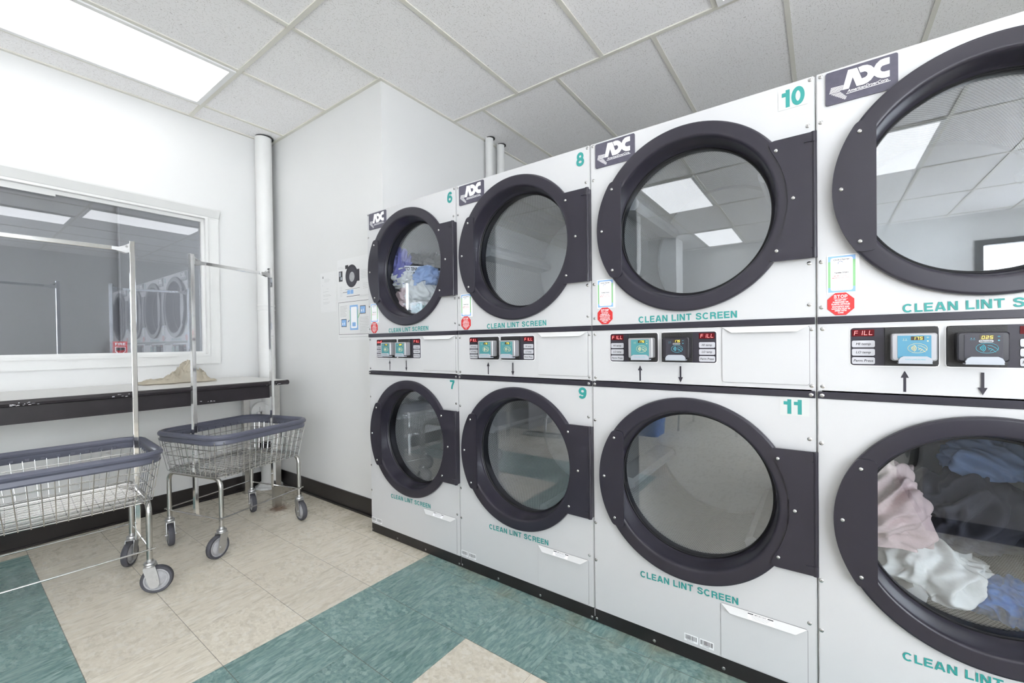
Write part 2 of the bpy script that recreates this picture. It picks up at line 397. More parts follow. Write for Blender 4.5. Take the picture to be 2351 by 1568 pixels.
GLY = {'C': (.84, [arc(.43, .5, .33, .41, 42, 318, 30)]), 'L': (.62, [[(.1, 0), (.1, 1)], [(.1, .1), (.62, .1)]]), 'I': (.2, [[(.1, 0), (.1, 1)]]),
    'E': (.68, [[(.1, 0), (.1, 1)], [(.1, .9), (.67, .9)], [(.1, .51), (.62, .51)], [(.1, .1), (.68, .1)]]), 'F': (.62, [[(.1, 0), (.1, 1)], [(.1, .9), (.62, .9)], [(.1, .48), (.56, .48)]]),
    'A': (.84, [[(.09, 0), (.38, 1)], [(.75, 0), (.46, 1)], [(.2, .28), (.64, .28)]]), 'N': (.76, [[(.1, 0), (.1, 1)], [(.13, .97), (.63, .03)], [(.66, 0), (.66, 1)]]),
    'T': (.72, [[(0, .9), (.72, .9)], [(.36, 0), (.36, 1)]]), 'S': (.74, [catmull([(.66, .70), (.58, .85), (.38, .91), (.17, .84), (.12, .71), (.22, .59), (.40, .53), (.57, .44), (.645, .29), (.56, .13), (.36, .09), (.15, .15), (.09, .32)])]),
    'R': (.78, [[(.1, 0), (.1, 1)], [(.1, .9), (.42, .9)]+arc(.44, .69, .21, .21, 90, -90, 12)+[(.1, .48)], [(.50, .48), (.62, .38), (.65, .14), (.69, 0)]]),
    'O': (.86, [arc(.43, .5, .33, .41, 0, 360, 36)]), 'P': (.72, [[(.1, 0), (.1, 1)], [(.1, .9), (.40, .9)]+arc(.41, .66, .21, .24, 90, -90, 12)+[(.1, .42)]]),
    '0': (.70, [arc(.35, .5, .25, .41, 0, 360, 36)]), '1': (.50, [[(.37, 0), (.37, 1)], [(.04, .74), (.37, .74)]]), '8': (.72, [arc(.36, .71, .21, .20, 0, 360, 30), arc(.36, .30, .26, .21, 0, 360, 30)]),
    '6': (.70, [arc(.355, .33, .255, .235, 0, 360, 30), catmull(SIX)]), '9': (.70, [[(.70-a, 1-b) for a, b in arc(.355, .33, .255, .235, 0, 360, 30)], [(.70-a, 1-b) for a, b in catmull(SIX)]]),
    '7': (.68, [[(.02, .9), (.66, .9)], catmull([(.58, .86), (.44, .60), (.32, .30), (.28, 0)])]), ' ': (.30, [])}
def ribbon(bm, pts, hw, f, y, mi=0):
    P = [Vector(p) for p in pts]; m = len(P); closed = (P[0]-P[-1]).length < 1e-4
    if closed: P = P[:-1]; m -= 1
    L, R = [], []
    for i in range(m):
        a = P[i]-P[i-1] if (i > 0 or closed) else P[1]-P[0]; b = P[(i+1) % m]-P[i] if (i < m-1 or closed) else a
        a, b = a.normalized(), b.normalized(); t = (a+b).normalized(); n = Vector((-t.y, t.x)); k = hw/max(.5, n.dot(Vector((-a.y, a.x))))
        L.append(bm.verts.new((*f(P[i]+n*k), y)[0:1]+(y,)+(f(P[i]+n*k)[1],))); R.append(bm.verts.new((f(P[i]-n*k)[0], y, f(P[i]-n*k)[1])))
    for i in range(m if closed else m-1):
        j = (i+1) % m; bm.faces.new((R[i], R[j], L[j], L[i])).material_index = mi
def bold_bm(body, h, w, ang=0.0, x=0, z=0, y=0, align='l', mi=0, bm=None, hw=.095, gap=.13):
    bm = bm or bmesh.new(); tot = sum(GLY[c][0] for c in body)+gap*(len(body)-1); sx = w/tot; ca, sa = math.cos(ang), math.sin(ang)
    cur = {'l': 0, 'c': -tot/2}[align]
    for c in body:
        for si, st in enumerate(GLY[c][1]):
            ribbon(bm, st, hw, lambda p, cu=cur: (x+(p.x+cu)*sx*ca-p.y*h*sa, z+(p.x+cu)*sx*sa+p.y*h*ca), y-.00012*si, mi)
        cur += GLY[c][0]+gap
    return bm
SEG = {'F': 'afeg', 'I': 'bc', 'L': 'fed', 'P': 'abfeg', 'd': 'bcdeg', 'o': 'cdeg', 'n': 'ceg', 'E': 'adefg', '0': 'abcdef', '1': 'bc', '2': 'abged',
       '5': 'afgcd', '6': 'afgcde', '7': 'abc', '8': 'abcdefg', 'b': 'fgcde', 'u': 'cde', 'S': 'afgcd', 'Y': 'fgbcd', '9': 'abcdfg'}
def seg_bm(body, x, z, w, h, y, mi=0, bm=None, t=.12):
    bm = bm or bmesh.new(); n = len(body); cw = w/n; th = t*h; sh = .12
    for i, ch in enumerate(body):
        a0, a1 = x+i*cw+cw*.14, x+(i+1)*cw-cw*.14; m = z+h/2
        rects = {'a': (a0, a1, z+h-th, z+h), 'd': (a0, a1, z, z+th), 'g': (a0, a1, m-th/2, m+th/2), 'f': (a0, a0+th, m, z+h),
                 'b': (a1-th, a1, m, z+h), 'e': (a0, a0+th, z, m), 'c': (a1-th, a1, z, m)}
        for s in SEG.get(ch, ''):
            r = rects[s]; e = th*.12
            flat(bm, [(px+(pz-z)*sh, pz) for px, pz in ((r[0]+e, r[2]+e), (r[1]-e, r[2]+e), (r[1]-e, r[3]-e), (r[0]+e, r[3]-e))], y, mi)
    return bm

# ------------------------------------------------------------------ the setting
ZC = 2.816; XD = 1.587; YW = 3.71; XN = 1.722; YJ = 2.256
XW, YS, XE = -5.1, -3.2, 3.9
def S(name, bm, m): return struct(obj(name, bm, m))
S('floor', B(XW, XE, YS, 4.6, -.1, 0), 'floor')
# ceiling panel with the grid under it
S('ceiling', B(XW, XE, YS, 4.6, ZC+.006, ZC+.1), 'ceiling')
g = bmesh.new(); A0, B0, T4, T2 = 1.1509, 3.4768, 1.2192, .6096
for i in range(-5, 3):
    xx = A0+i*T4
    box(g, xx-.012, xx+.012, YS, YJ if i > 0 else YW, ZC-.001, ZC+.008)
k = -1
while B0-k*T2 > YS:
    yy = B0-k*T2; k += 1
    if yy > YW: continue
    x1 = (XN if yy > YJ else A0+T4)
    box(g, XW, x1, yy-.0118, yy+.0118, ZC, ZC+.008)
for j in range(9):
    yy = 1.965-T2*j
    if yy > YS: box(g, A0+T4, XE, yy-.0118, yy+.0118, ZC, ZC+.008)
# wall angle
for a in ((XW, XN, YW-.022, YW), (XN-.022, XN, YJ, YW), (XN-.022, XE, YJ-.022, YJ)): box(g, *a, ZC-.002, ZC+.008)
S('trim_ceiling_grid', g, 'grid')

bm = bmesh.new()   # window wall with its opening
WX0, WX1, WZ0, WZ1 = -1.3, 1.228, 1.09, 2.09
box(bm, XW, WX0, YW, YW+.1, 0, ZC+.05); box(bm, WX1, XN+.1, YW, YW+.1, 0, ZC+.05)
box(bm, WX0, WX1, YW, YW+.1, 0, WZ0); box(bm, WX0, WX1, YW, YW+.1, WZ1, ZC+.05)
S('wall_north', bm, 'wall')
S('wall_east', B(XN, XN+.1, YJ, YW, 0, ZC+.05), 'wall')
S('wall_northeast', B(XN+.1, XE, YJ, YJ+.1, 0, ZC+.05), 'wall')
S('wall_behind', B(XE, XE+.1, YS, YJ+.1, 0, ZC+.05), 'wall')
WA, WB, WL, WH = -4.9, .1, .30, 2.62
bm = bmesh.new()
box(bm, XW-.1, WA, YS-.1, YS, 0, ZC+.05); box(bm, WB, XE+.1, YS-.1, YS, 0, ZC+.05); box(bm, WA, WB, YS-.1, YS, 0, WL); box(bm, WA, WB, YS-.1, YS, WH, ZC+.05)
S('wall_south', bm, 'wall')
bm = bmesh.new()
for i in range(4): box(bm, WA+(WB-WA)/3*i-.03, WA+(WB-WA)/3*i+.03, YS-.08, YS+.02, WL, WH)
for z in (WL, WH-.06): box(bm, WA, WB, YS-.08, YS+.02, z, z+.06)
f = S('window_daylight_fill', bm, 'edge'); struct(obj('pane', B(WA, WB, YS-.055, YS-.05, WL+.02, WH-.02), 'clear_glass', f))  # window added behind the camera so daylight lifts the ceiling and room
bm = bmesh.new()
box(bm, XW-.1, XW, -1.7, YW, 0, ZC+.05); box(bm, XW-.1, XW, YS, -1.7, 0, .7); box(bm, XW-.1, XW, YS, -1.7, 2.45, ZC+.05)
S('wall_west', bm, 'wall')
S('wall_pillar', B(-4.25, -3.85, 1.9, 2.35, 0, ZC+.05), 'wall')
bm = bmesh.new()
for a in ((-1.76, -1.68), (-2.48, -2.40), (-3.2, -3.12)): box(bm, XW-.08, XW+.02, a[0], a[1], .7, 2.45)
for a in ((.7, .76), (2.38, 2.45)): box(bm, XW-.08, XW+.02, YS, -1.7, a[0], a[1])
f = S('window_2', bm, 'edge')
struct(obj('pane', B(XW-.055, XW-.05, YS, -1.7, .72, 2.42), 'clear_glass', f))

# window in the north wall: casing, sash stop and glass
bm = bmesh.new(); cw = .088
def casing(x0, x1, z0, z1, wd, y0, y1):
    if wd > .05:   # the head leans out at the top like a small cornice
        prism(bm, [(YW, z1), (y0, z1), (y0-.003, z1+.016), (y0-.007, z1+.018), (y0-.036, z1+.066), (y0-.038, z1+wd*.85), (YW, z1+wd*.85)], x0-wd, x1+wd, axis='x')
    else: box(bm, x0-wd, x1+wd, y0, y1, z1, z1+wd*.85)
    box(bm, x0-wd, x1+wd, y0, y1, z0-wd*.85, z0)
    box(bm, x0-wd, x0, y0, y1, z0, z1); box(bm, x1, x1+wd, y0, y1, z0, z1)
casing(WX0, WX1, WZ0, WZ1, cw, YW-.016, YW)
casing(WX0, WX1, WZ0, WZ1, .018, YW-.024, YW-.016)
f = S('window_1', bm, 'trim')
bm = bmesh.new()
for a in ((WX0, WX1, WZ1-.022, WZ1), (WX0, WX1, WZ0, WZ0+.018), (WX0, WX0+.018, WZ0+.018, WZ1-.022), (WX1-.018, WX1, WZ0+.018, WZ1-.022)): box(bm, a[0], a[1], YW+.01, YW+.03, a[2], a[3])
box(bm, WX0+.02, .47, YW+.004, YW+.012, WZ1-.036, WZ1-.023)
struct(obj('window_stop', bm, 'trim', f))
struct(obj('pane', B(WX0, WX1, YW+.034, YW+.040, WZ0, WZ1), 'window_glass', f))
# the dim room beyond that window
YB = 4.40
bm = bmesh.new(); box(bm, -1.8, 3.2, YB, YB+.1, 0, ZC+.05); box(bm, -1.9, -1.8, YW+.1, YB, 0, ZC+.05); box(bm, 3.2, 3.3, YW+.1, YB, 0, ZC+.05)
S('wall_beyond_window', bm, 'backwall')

def base(name, x0, x1, y0, y1, tx, ty):
    bm = bmesh.new(); box(bm, x0, x1, y0, y1, 0, .118); box(bm, x0-tx, x1, y0-ty, y1, 0, .012); S(name, bm, 'cove')
base('baseboard_north', XW, XN-.008, YW-.008, YW, 0, .01)
base('baseboard_east', XN-.008, XN, YJ, YW, .01, 0)

# ------------------------------------------------------------------ ceiling lights
def fixture(ix, k, label, group='troffer lights in the ceiling grid'):
    x0 = A0+(ix-1)*T4+.014; x1 = x0+T4-.028; y1 = B0-k*T2-.014; y0 = y1-T2+.028
    t = thing('ceiling_light', label, 'ceiling light', ((x0+x1)/2, (y0+y1)/2, ZC), 0, group)
    hx, hy = (x1-x0)/2, (y1-y0)/2
    def fr():
        bm = bmesh.new(); e = .028
        box(bm, -hx, hx, -hy, -hy+e, -.008, .006); box(bm, -hx, hx, hy-e, hy, -.008, .006)
        box(bm, -hx, -hx+e, -hy+e, hy-e, -.008, .006); box(bm, hx-e, hx, -hy+e, hy-e, -.008, .006); return bm
    cobj('light_frame', 'lf', fr, 'frame', t)
    cobj('diffuser', 'ld', lambda: B(-hx+.028, hx-.028, -hy+.028, hy-.028, -.004, .004), 'diff', t)
fixture(0, 0, 'bright ceiling panel light beside the wall with the interior window')
fixture(1, 5, 'lit ceiling panel above the dryer tops, only its corner showing')
fixture(0, 3, 'added ceiling panel over the open floor, out of view, to brighten floor and dryers')  # extra unseen panel, added to even out light on floor and dryer fronts
fixture(0, 6, 'lit ceiling panel over open floor, mirrored in the interior window glass')
fixture(-2, 3, 'lit ceiling panel mirrored large in the glass of door 10')
fixture(-4, 3, 'lit ceiling panel mirrored small in the glass of door 10, beside the pillar')
fixture(-2, 6, 'lit ceiling panel mirrored in the big upper glass of the fourth dryer stack')

# ------------------------------------------------------------------ stacked dryers (local: x along the row, y into the machine, z up)
DW = .7388; CXD = .365; RG = .252
def f_panel(z0, z1, cz=None):
    bm = bmesh.new()
    if cz: plate_hole(bm, .003, DW-.003, z0, z1, CXD, cz, .290, 0, .012)
    else: box(bm, .003, DW-.003, 0, .012, z0, z1)
    return bm
def f_cabinet():
    bm = bmesh.new(); box(bm, 0, .012, .006, 1.05, .02, 1.934); box(bm, DW-.012, DW, .006, 1.05, .02, 1.934)
    box(bm, .012, DW-.012, .012, 1.05, 1.922, 1.934); box(bm, .012, DW-.012, .012, 1.05, .02, .032)
    box(bm, .012, DW-.012, 1.038, 1.05, .032, 1.922); box(bm, .012, DW-.012, .012, 1.03, 1.08, 1.092); return bm
def f_ring():
    bm = bmesh.new()
    lathe(bm, [(.317, -.001), (.3225, -.002), (.3255, -.0055), (.3260, -.013), (.3240, -.0185), (.3205, -.0205), (.3190, -.0208), (.3170, -.0209), (.2870, -.0212), (.2840, -.0211), (.2815, -.0208), (.2782, -.0194), (.2752, -.0160), (.2732, -.008),
               (.2712, .006), (.2692, .022), (.2672, .040), (.2652, .050), (.2625, .0535), (.2625, .066), (.272, .068), (.281, .0)], n=128, closed=True)
    return bm
def f_gasket():
    bm = bmesh.new(); lathe(bm, [(.2627, .0535), (.2575, .0520), (.2555, .056), (.2627, .064)], n=128, closed=True)
    lathe(bm, [(.272, .066), (.262, .068), (.266, .105), (.330, .110), (.333, .112), (.268, .112)], n=128, closed=True); return bm
def f_glass(): return lathe_cap(bmesh.new(), [(.2622, .058), (.2622, .063)], n=128)
def rpoly(pts, r, n=4):
    out = []; m = len(pts)
    for i in range(m):
        p0, p, p1 = Vector(pts[i-1]), Vector(pts[i]), Vector(pts[(i+1) % m]); rr = r[i] if isinstance(r, (list, tuple)) else r
        if rr <= 0: out.append(tuple(p)); continue
        a = (p0-p).normalized(); b = (p1-p).normalized(); A, Bq = p+a*rr, p+b*rr
        for k in range(n+1):
            t = k/n; q = A*(1-t)**2+p*2*t*(1-t)+Bq*t*t; out.append((q.x, q.y))
    return out
def f_handle():
    R, ch, hz = .3268, -.228, .184; pts = []
    a1 = math.asin(hz/R)
    for i in range(25): a = PI-a1+2*a1*i/24; pts.append((R*math.cos(a), R*math.sin(a)))
    pts = pts+[(ch, -hz), (ch, hz)]
    rr = [0]*25+[.016, .016]; rr[0] = .012; rr[24] = .012
    pts = rpoly(pts, rr); bm = prism(bmesh.new(), pts, -.0275, -.0208)
    return bm
def f_hinge():
    R = .305; hz = .187; xr = DW-CXD+.004; xc = .250; pts = [(xr, hz), (xc, hz)]
    a1 = math.asin(.150/R)
    for i in range(15): a = a1-2*a1*i/14; pts.append((R*math.cos(a), R*math.sin(a)))
    pts += [(xc, -hz), (xr, -hz)]
    pts = rpoly(pts, [.003]+[.022]+[0]*15+[.022]+[.003]); bm = prism(bmesh.new(), pts, -.0270, -.0208)
    box(bm, xr-.006, xr, -.0212, -.001, -hz+.004, hz-.004)
    tube(bm, [(xr-.006, -.0225, -hz+.01), (xr-.006, -.0225, hz-.01)], .0068, 12)
    return bm
def f_knuckle():
    bm = bmesh.new(); tube(bm, [(0, 0, -.015), (0, 0, .015)], .0082, 14); box(bm, -.024, 0, -.0065, .003, -.013, .013); return bm
def f_screw():
    bm = bmesh.new(); rs = lathe(bm, [(.0062, 0), (.0060, -.0015), (.0045, -.0034), (.0022, -.0042), (.0017, -.0028)], n=14); bm.faces.new(rs[-1]); return bm
def f_screw_s():
    bm = bmesh.new(); rs = lathe(bm, [(.0060, 0), (.0058, -.0012), (.0036, -.0026), (.0020, -.0028), (.0016, -.0012)], n=14); bm.faces.new(rs[-1]); return bm
def f_drum():
    bm = bmesh.new(); uvl = bm.loops.layers.uv.new('UVMap'); R, n = .330, 72; ys = (.112, .76)
    rings = [[bm.verts.new((R*math.cos(2*PI*i/n), y, R*math.sin(2*PI*i/n))) for i in range(n)] for y in ys]
    for i in range(n):
        fc = bm.faces.new((rings[0][i], rings[0][(i+1) % n], rings[1][(i+1) % n], rings[1][i]))
        for lp, uv in zip(fc.loops, ((i/n, 0), ((i+1)/n, 0), ((i+1)/n, 1), (i/n, 1))): lp[uvl].uv = uv
    return bm
def f_drumback():
    bm = bmesh.new(); lathe_cap(bm, [(.329, .745), (.315, .738), (.02, .735)], n=72); return bm
def f_lifter():
    bm = bmesh.new(); return prism(bm, [(-.045, -.326), (.045, -.326), (.022, -.252), (.004, -.246), (-.014, -.252)], .13, .72)
def BL(x, y): # badge artwork traced in its own plane
    u = (x-5)/1860; v = (y-(700-.306*(x-5)))/(810+u*110); return (.024+u*.161, .927-v*.096)
def f_logo():
    bm = bmesh.new(); y = -.0052
    polys = [[(615,590),(740,557),(735,765),(635,1055),(465,1095)], [(740,557),(850,527),(968,805),(1000,960),(835,998),(735,765)],
        [(880,520),(1000,472),(1110,455),(1210,480),(1277,540),(1279,735),(1200,840),(1110,910),(1000,960),(968,805),(1060,770),(1105,725),(1120,680),(1105,640),(1050,618),(930,650)],
        [(1277,540),(1330,440),(1430,340),(1540,295),(1660,265),(1660,430),(1560,460),(1480,490),(1440,540),(1435,600),(1470,635),(1540,638),(1660,605),(1660,765),(1560,795),(1460,808),(1350,780),(1279,735)]]
    for p in polys: prism(bm, [BL(*q) for q in p], y, -.004)
    for i in range(6):
        t = i/5; x0, y0 = 155-45*t, 1055+140*t; x1 = 492-40*t if i < 5 else 400; flat(bm, [BL(x0, y0), BL(x1, y0-.25*(x1-x0)), BL(x1, y0-.25*(x1-x0)+13), BL(x0, y0+13)], y)
    for i in range(8):
        t = (i+1)/9; x0, y0 = 115+430*t, 1200+135*t; x1 = 400+160*min(1, t*1.6); x1 = x1 if t < .6 else 585-40*(t-.6)/.4
        flat(bm, [BL(x0, y0), BL(max(x1, x0+12), y0-.25*(max(x1, x0+12)-x0)), BL(max(x1, x0+12), y0-.25*(max(x1, x0+12)-x0)+13), BL(x0, y0+13)], y)
    flat(bm, [BL(565, 1185), BL(1680, 870), BL(1680, 884), BL(565, 1199)], y)
    a, b = BL(590, 1165), BL(1640, 872)
    text_bm('AmericanDryerCorp.', .0078, b[0]-a[0], .012, .25, math.atan2(b[1]-a[1], b[0]-a[0]), a[0], a[1]+.0005, y, bm=bm)
    return bm
def f_clean(lift):
    bm = bmesh.new(); bold_bm('CLEAN LINT SCREEN', .0235, .333, math.atan2(lift, .333), 0, 0, -.0014, bm=bm); return bm
def f_sheet(w, h): return lambda: B(0, w, -.0011, -.0003, 0, h)
def f_num(s, h, w): return lambda: bold_bm(s, h, w, 0, 0, 0, -.0016, hw=.115, gap=.09)
# price notice: the frame with its borders, then the printing
def f_price():
    bm = bmesh.new(); w, h = .064, .107
    prism(bm, rrect(-.003, w+.009, -.004, h+.003, .001), -.0012, -.0003, 0); y = -.0014
    flat(bm, [(0, 0), (w, 0), (w, .016), (0, .014)], y, 1); flat(bm, [(0, h-.016), (w, h-.013), (w, h), (0, h)], y, 1)
    flat(bm, [(0, .014), (w, .016), (w, h-.013), (0, h-.016)], y, 2)
    flat(bm, rrect(.006, w-.006, .005, h-.005, .006), y-.0002, 0); return bm
def f_price_ink():
    bm = bmesh.new(); y = -.0019; c = .032
    text_bm('Cycle Changer', .0042, .038, .02, .35, 0, c, .094, y, 'c', bm=bm); text_bm('Tumbler Dryers:', .0034, .034, .03, 0, 0, c, .056, y, 'c', bm=bm)
    text_bm('Lint Management Notice', .0018, .036, .0, .2, 0, c, .008, y, 'c', bm=bm)
    text_bm('$1.50', .003, .012, .02, 0, 0, .014, .047, y, mi=1, bm=bm); text_bm('for 30 Mins.', .0028, .021, 0, 0, 0, .028, .047, y, mi=1, bm=bm)
    text_bm('$0.25', .003, .012, .02, 0, 0, .010, .041, y, mi=1, bm=bm); text_bm("for add'l 5 Mins.", .0028, .029, 0, 0, 0, .024, .041, y, mi=1, bm=bm)
    tube(bm, [(c-.008, y, .083), (c-.008, y, .089), (c-.002, y, .091), (c+.003, y, .088)], .0006, 4, 2); return bm
def f_stop():
    bm = bmesh.new(); a, b, h = .0165, .0465, .066; w = .063; k = .019
    prism(bm, [(k, 0), (w-k, 0), (w, k), (w, h-k), (w-k, h), (k, h), (0, h-k), (0, k)], -.0013, -.0003); return bm
def f_stop_ink():
    bm = bmesh.new(); y = -.0016; c = .0315
    bold_bm('STOP', .0092, .032, 0, c, .0505, y, 'c', bm=bm)
    for z, s, wd in ((.0425, 'DO NOT DRY', .027), (.0367, 'RUBBERIZED OR', .037), (.0309, 'PLASTIC ARTICLES', .043), (.0225, 'SYNTHETICS AND', .040), (.0167, 'WOOLENS MUST BE', .044), (.0112, 'DRIED WITH', .027), (.0055, 'CARE', .013)):
        text_bm(s, .0036, wd, .035, 0, 0, c, z, y, 'c', bm=bm)
    for z, hw in ((.0480, .017), (.0284, .021)): flat(bm, [(c-hw, z), (c+hw, z), (c+hw, z+.0006), (c-hw, z+.0006)], y)
    return bm
def f_barcode():
    bm = bmesh.new(); rnd = random.Random(4)
    for x0 in (0, .052):
        prism(bm, rrect(x0-.003, x0+.043, -.003, .023, .001), -.0010, -.0003, 0); x = x0
        while x < x0+.038:
            wv = rnd.choice((.0008, .0012, .002)); flat(bm, [(x, .004), (x+wv, .004), (x+wv, .020), (x, .020)], -.0012, 1); x += wv+rnd.choice((.0008, .0014))
        text_bm('303070' if x0 == 0 else '303069', .003, .022, 0, 0, 0, x0+.006, -.0008, -.0012, mi=1, bm=bm)
    return bm
def f_arrow():
    return flat(flat(bmesh.new(), [(-.0028, 0), (.0028, 0), (.0028, .040), (-.0028, .040)], -.0008), [(-.0085, .039), (.0085, .039), (0, .058)], -.0009)
def f_cp(): return prism(bmesh.new(), rrect(0, .184, 0, .108, .008), -.0022, 0)
def f_outline():
    bm = bmesh.new(); a = rrect(-.0025, .1865, -.0025, .1105, .010); return prism(bm, a, -.0009, 0)
def f_btn(s):
    def f():
        bm = bmesh.new(); prism(bm, rrect(0, .051, 0, .0195, .004), -.0042, -.002, 0)
        text_bm(s, .0068, .044 if 'P' in s else .033, .012, .22, 0, .0255, .0065, -.0045, 'c', mi=1, bm=bm); return bm
    return f
def f_led(s):
    def f(): return seg_bm(s, .003, .0035, .044, .0125, -.0042)
    return f
def f_ledback(): return prism(bmesh.new(), rrect(0, .050, 0, .0195, .001), -.0038, -.002)
def f_rbase(): return B(0, .107, -.006, -.002, 0, .106, bev=.001)
def f_rbody():
    bm = bmesh.new(); w, h = .090, .074
    a = rrect(0, w, 0, h, .006); b = rrect(.0025, w-.0025, .0025, h-.0025, .006)
    V = [[bm.verts.new((p[0], y, p[1])) for p in pts] for pts, y in ((a, -.006), (a, -.034), (a, -.038), (b, -.0405))]
    n = len(a)
    for k in range(3):
        for i in range(n): bm.faces.new((V[k][i], V[k][(i+1) % n], V[k+1][(i+1) % n], V[k+1][i]))
    bm.faces.new(V[0]); bm.faces.new(V[-1][::-1]); return bm
def f_rface(): return prism(bmesh.new(), rrect(.012, .078, .006, .068, .002), -.0418, -.0403)
def f_rink():
    bm = bmesh.new(); y = -.0424; el = [(.051+.019*math.cos(2*PI*i/32), y, .034+.0125*math.sin(2*PI*i/32)) for i in range(32)]
    tube(bm, el, .0005, 4, closed=True)
    for r in (.004, .0068, .0096, .0124):
        tube(bm, [(.036+r*math.cos(a), y, .034+r*.9*math.sin(a)) for a in [math.radians(-48+96*i/8) for i in range(9)]], .0008, 4)
    for p in ([(.066, .024), (.060, .031), (.054, .0335), (.052, .036)], [(.070, .029), (.064, .036), (.058, .040), (.052, .0405)], [(.058, .0335), (.053, .030)], [(.061, .031), (.056, .026)]):
        tube(bm, [(a, y, b) for a, b in p], .0006, 4)
    for x in (.024, .029): flat(bm, circ(x, .0585, .001, 8), y); flat(bm, [(x-.002, .0545), (x+.002, .0545), (x+.002, .0551), (x-.002, .0551)], y)
    for r in (.0012, .0024, .0036): tube(bm, [(.071+r*math.cos(a), y, .060+r*math.sin(a)) for a in (.8, 1.2, 1.57, 1.94, 2.34)], .0003, 4)
    flat(bm, circ(.071, .053, .0018, 12), y); return bm
def f_rlcd(): return B(.0385, .064, -.0424, -.0418, .0555, .0655)
def f_rdig(s): return lambda: seg_bm(s, .0405, .0567, .021, .0078, -.0428, t=.14)
def f_tray():
    bm = bmesh.new(); pts = [(.014, -.004), (.078, -.004), (.0795, 0), (.076, .008), (.069, .0125), (.023, .0125), (.016, .008), (.0125, 0)]
    prism(bm, pts, -.050, -.041); prism(bm, [(.013, -.007), (.079, -.007), (.079, -.0035), (.013, -.0035)], -.049, -.020); return bm
def f_trayink(): return text_bm('PLACE CARD IN HERE', .0026, .040, .01, .1, 0, .046, .003, -.0504, 'c')
def f_brand(): return text_bm('Hercules', .0042, .021, .02, .25, 0, .0495, .0492, -.0429, 'c')
def f_brandpill(): return prism(bmesh.new(), rrect(.037, .062, .0480, .0545, .003), -.0426, -.042)
def f_servicepanel():
    bm = bmesh.new(); prism(bm, rrect(0, .242, 0, .182, .007), -.003, 0); return bm
def f_lip(w):
    def f():
        bm = bmesh.new(); a = [(0, 0, 0), (w, 0, 0)]; c = .030
        v = [bm.verts.new(p) for p in ((0, -.003, 0), (w, -.003, 0), (w-c, -.017, -.019), (c, -.017, -.019), (c, -.0155, -.020), (w-c, -.0155, -.020), (w, -.0015, -.0015), (0, -.0015, -.0015))]
        bm.faces.new((v[0], v[3], v[2], v[1])); bm.faces.new((v[3], v[4], v[5], v[2])); bm.faces.new((v[4], v[7], v[6], v[5])); bm.faces.new((v[0], v[7], v[4], v[3])); bm.faces.new((v[1], v[2], v[5], v[6])); bm.faces.new((v[0], v[1], v[6], v[7]))
        return bm
    return f
def slope(bm, pts2, d, mi):
    # artwork lying on the sloping face of the lint door lip: s = distance down the slope
    L = math.hypot(.014, .019); f = bm.faces.new([bm.verts.new((x, -.003-.014*s/L-d, -.019*s/L-d*.7)) for x, s in pts2]); f.material_index = mi
def f_warn():
    bm = bmesh.new(); slope(bm, [(0, .002), (.072, .002), (.072, .021), (0, .021)], .0002, 0)
    slope(bm, [(0, .003), (.016, .003), (.016, .0062), (0, .0062)], .0004, 1); slope(bm, [(.056, .003), (.072, .003), (.072, .0062), (.056, .0062)], .0004, 1)
    tb = text_bm('IMPORTANT', .0034, .036, .02, .2, 0, .018, 0); L = math.hypot(.014, .019)
    for v in tb.verts:
        s = .0065-v.co.z; v.co = Vector((v.co.x, -.003-.014*s/L-.0004, -.019*s/L-.0003))
    for f in tb.faces: bm.faces.new([bm.verts.new(v.co) for v in f.verts]).material_index = 1
    tb.free()
    for i in range(4): slope(bm, [(.008+.002*i, .0085+.003*i), (.064-.003*i, .0085+.003*i), (.064-.003*i, .0093+.003*i), (.008+.002*i, .0093+.003*i)], .0004, 2)
    return bm

def reader(t, x, style, digits):
    body, face, ink, brand = {'teal': ('silver', 'face_teal', 'gold', 0), 'blue': ('silver', 'face_blue', 'gold', 0), 'black': ('blk_plastic', 'face_black', 'cyan', 1)}[style]
    r = cobj('card_reader', 'rbody', f_rbody, body, t, (x, 0, 1.079), smooth=True)
    cobj('face_label', 'rface', f_rface, face, r); cobj('printed_symbol', 'rink', f_rink, ink, r)
    cobj('display_window', 'rlcd', f_rlcd, 'lcd_back', r); cobj('lit_digits', 'dig'+digits, f_rdig(digits), 'lcd', r)
    tr = cobj('card_tray', 'tray', f_tray, 'tray', r)
    if brand: cobj('name_plate', 'pill', f_brandpill, 'silver', r); cobj('name_lettering', 'brand', f_brand, 'ink', r)
    else: cobj('tray_lettering', 'trayink', f_trayink, 'cyan', r)
    return r
def door(t, cz):
    d = cobj('door', 'ring', f_ring, 'charcoal', t, (CXD, 0, cz), smooth=True); d['label'] = 'round charcoal porthole door'
    cobj('gasket', 'gasket', f_gasket, 'black', d, smooth=True); cobj('door_glass', 'glass', f_glass, 'door_glass', d)
    cobj('handle_plate', 'handle', f_handle, 'charcoal', d); cobj('hinge_plate', 'hinge', f_hinge, 'charcoal', d)
    for dz in (-.172, .172): cobj('hinge_knuckle', 'knuckle', f_knuckle, 'charcoal', d, (DW-CXD-.003, -.0235, dz), smooth=True)
    for x, z in ((-.264, .155), (-.306, 0), (-.264, -.155)): cobj('screw', 'screw', f_screw, 'screw', d, (x, -.0275, z), smooth=True)
    for x, z in ((.275, .155), (.319, 0), (.275, -.155)): cobj('screw', 'screw', f_screw, 'screw', d, (x, -.0270, z), smooth=True)
    dr = cobj('drum', 'drum', f_drum, 'perf', t, (CXD, 0, cz)); dr['label'] = 'perforated steel drum'
    cobj('drum_back', 'drumback', f_drumback, 'drum_back', dr)
    return dr
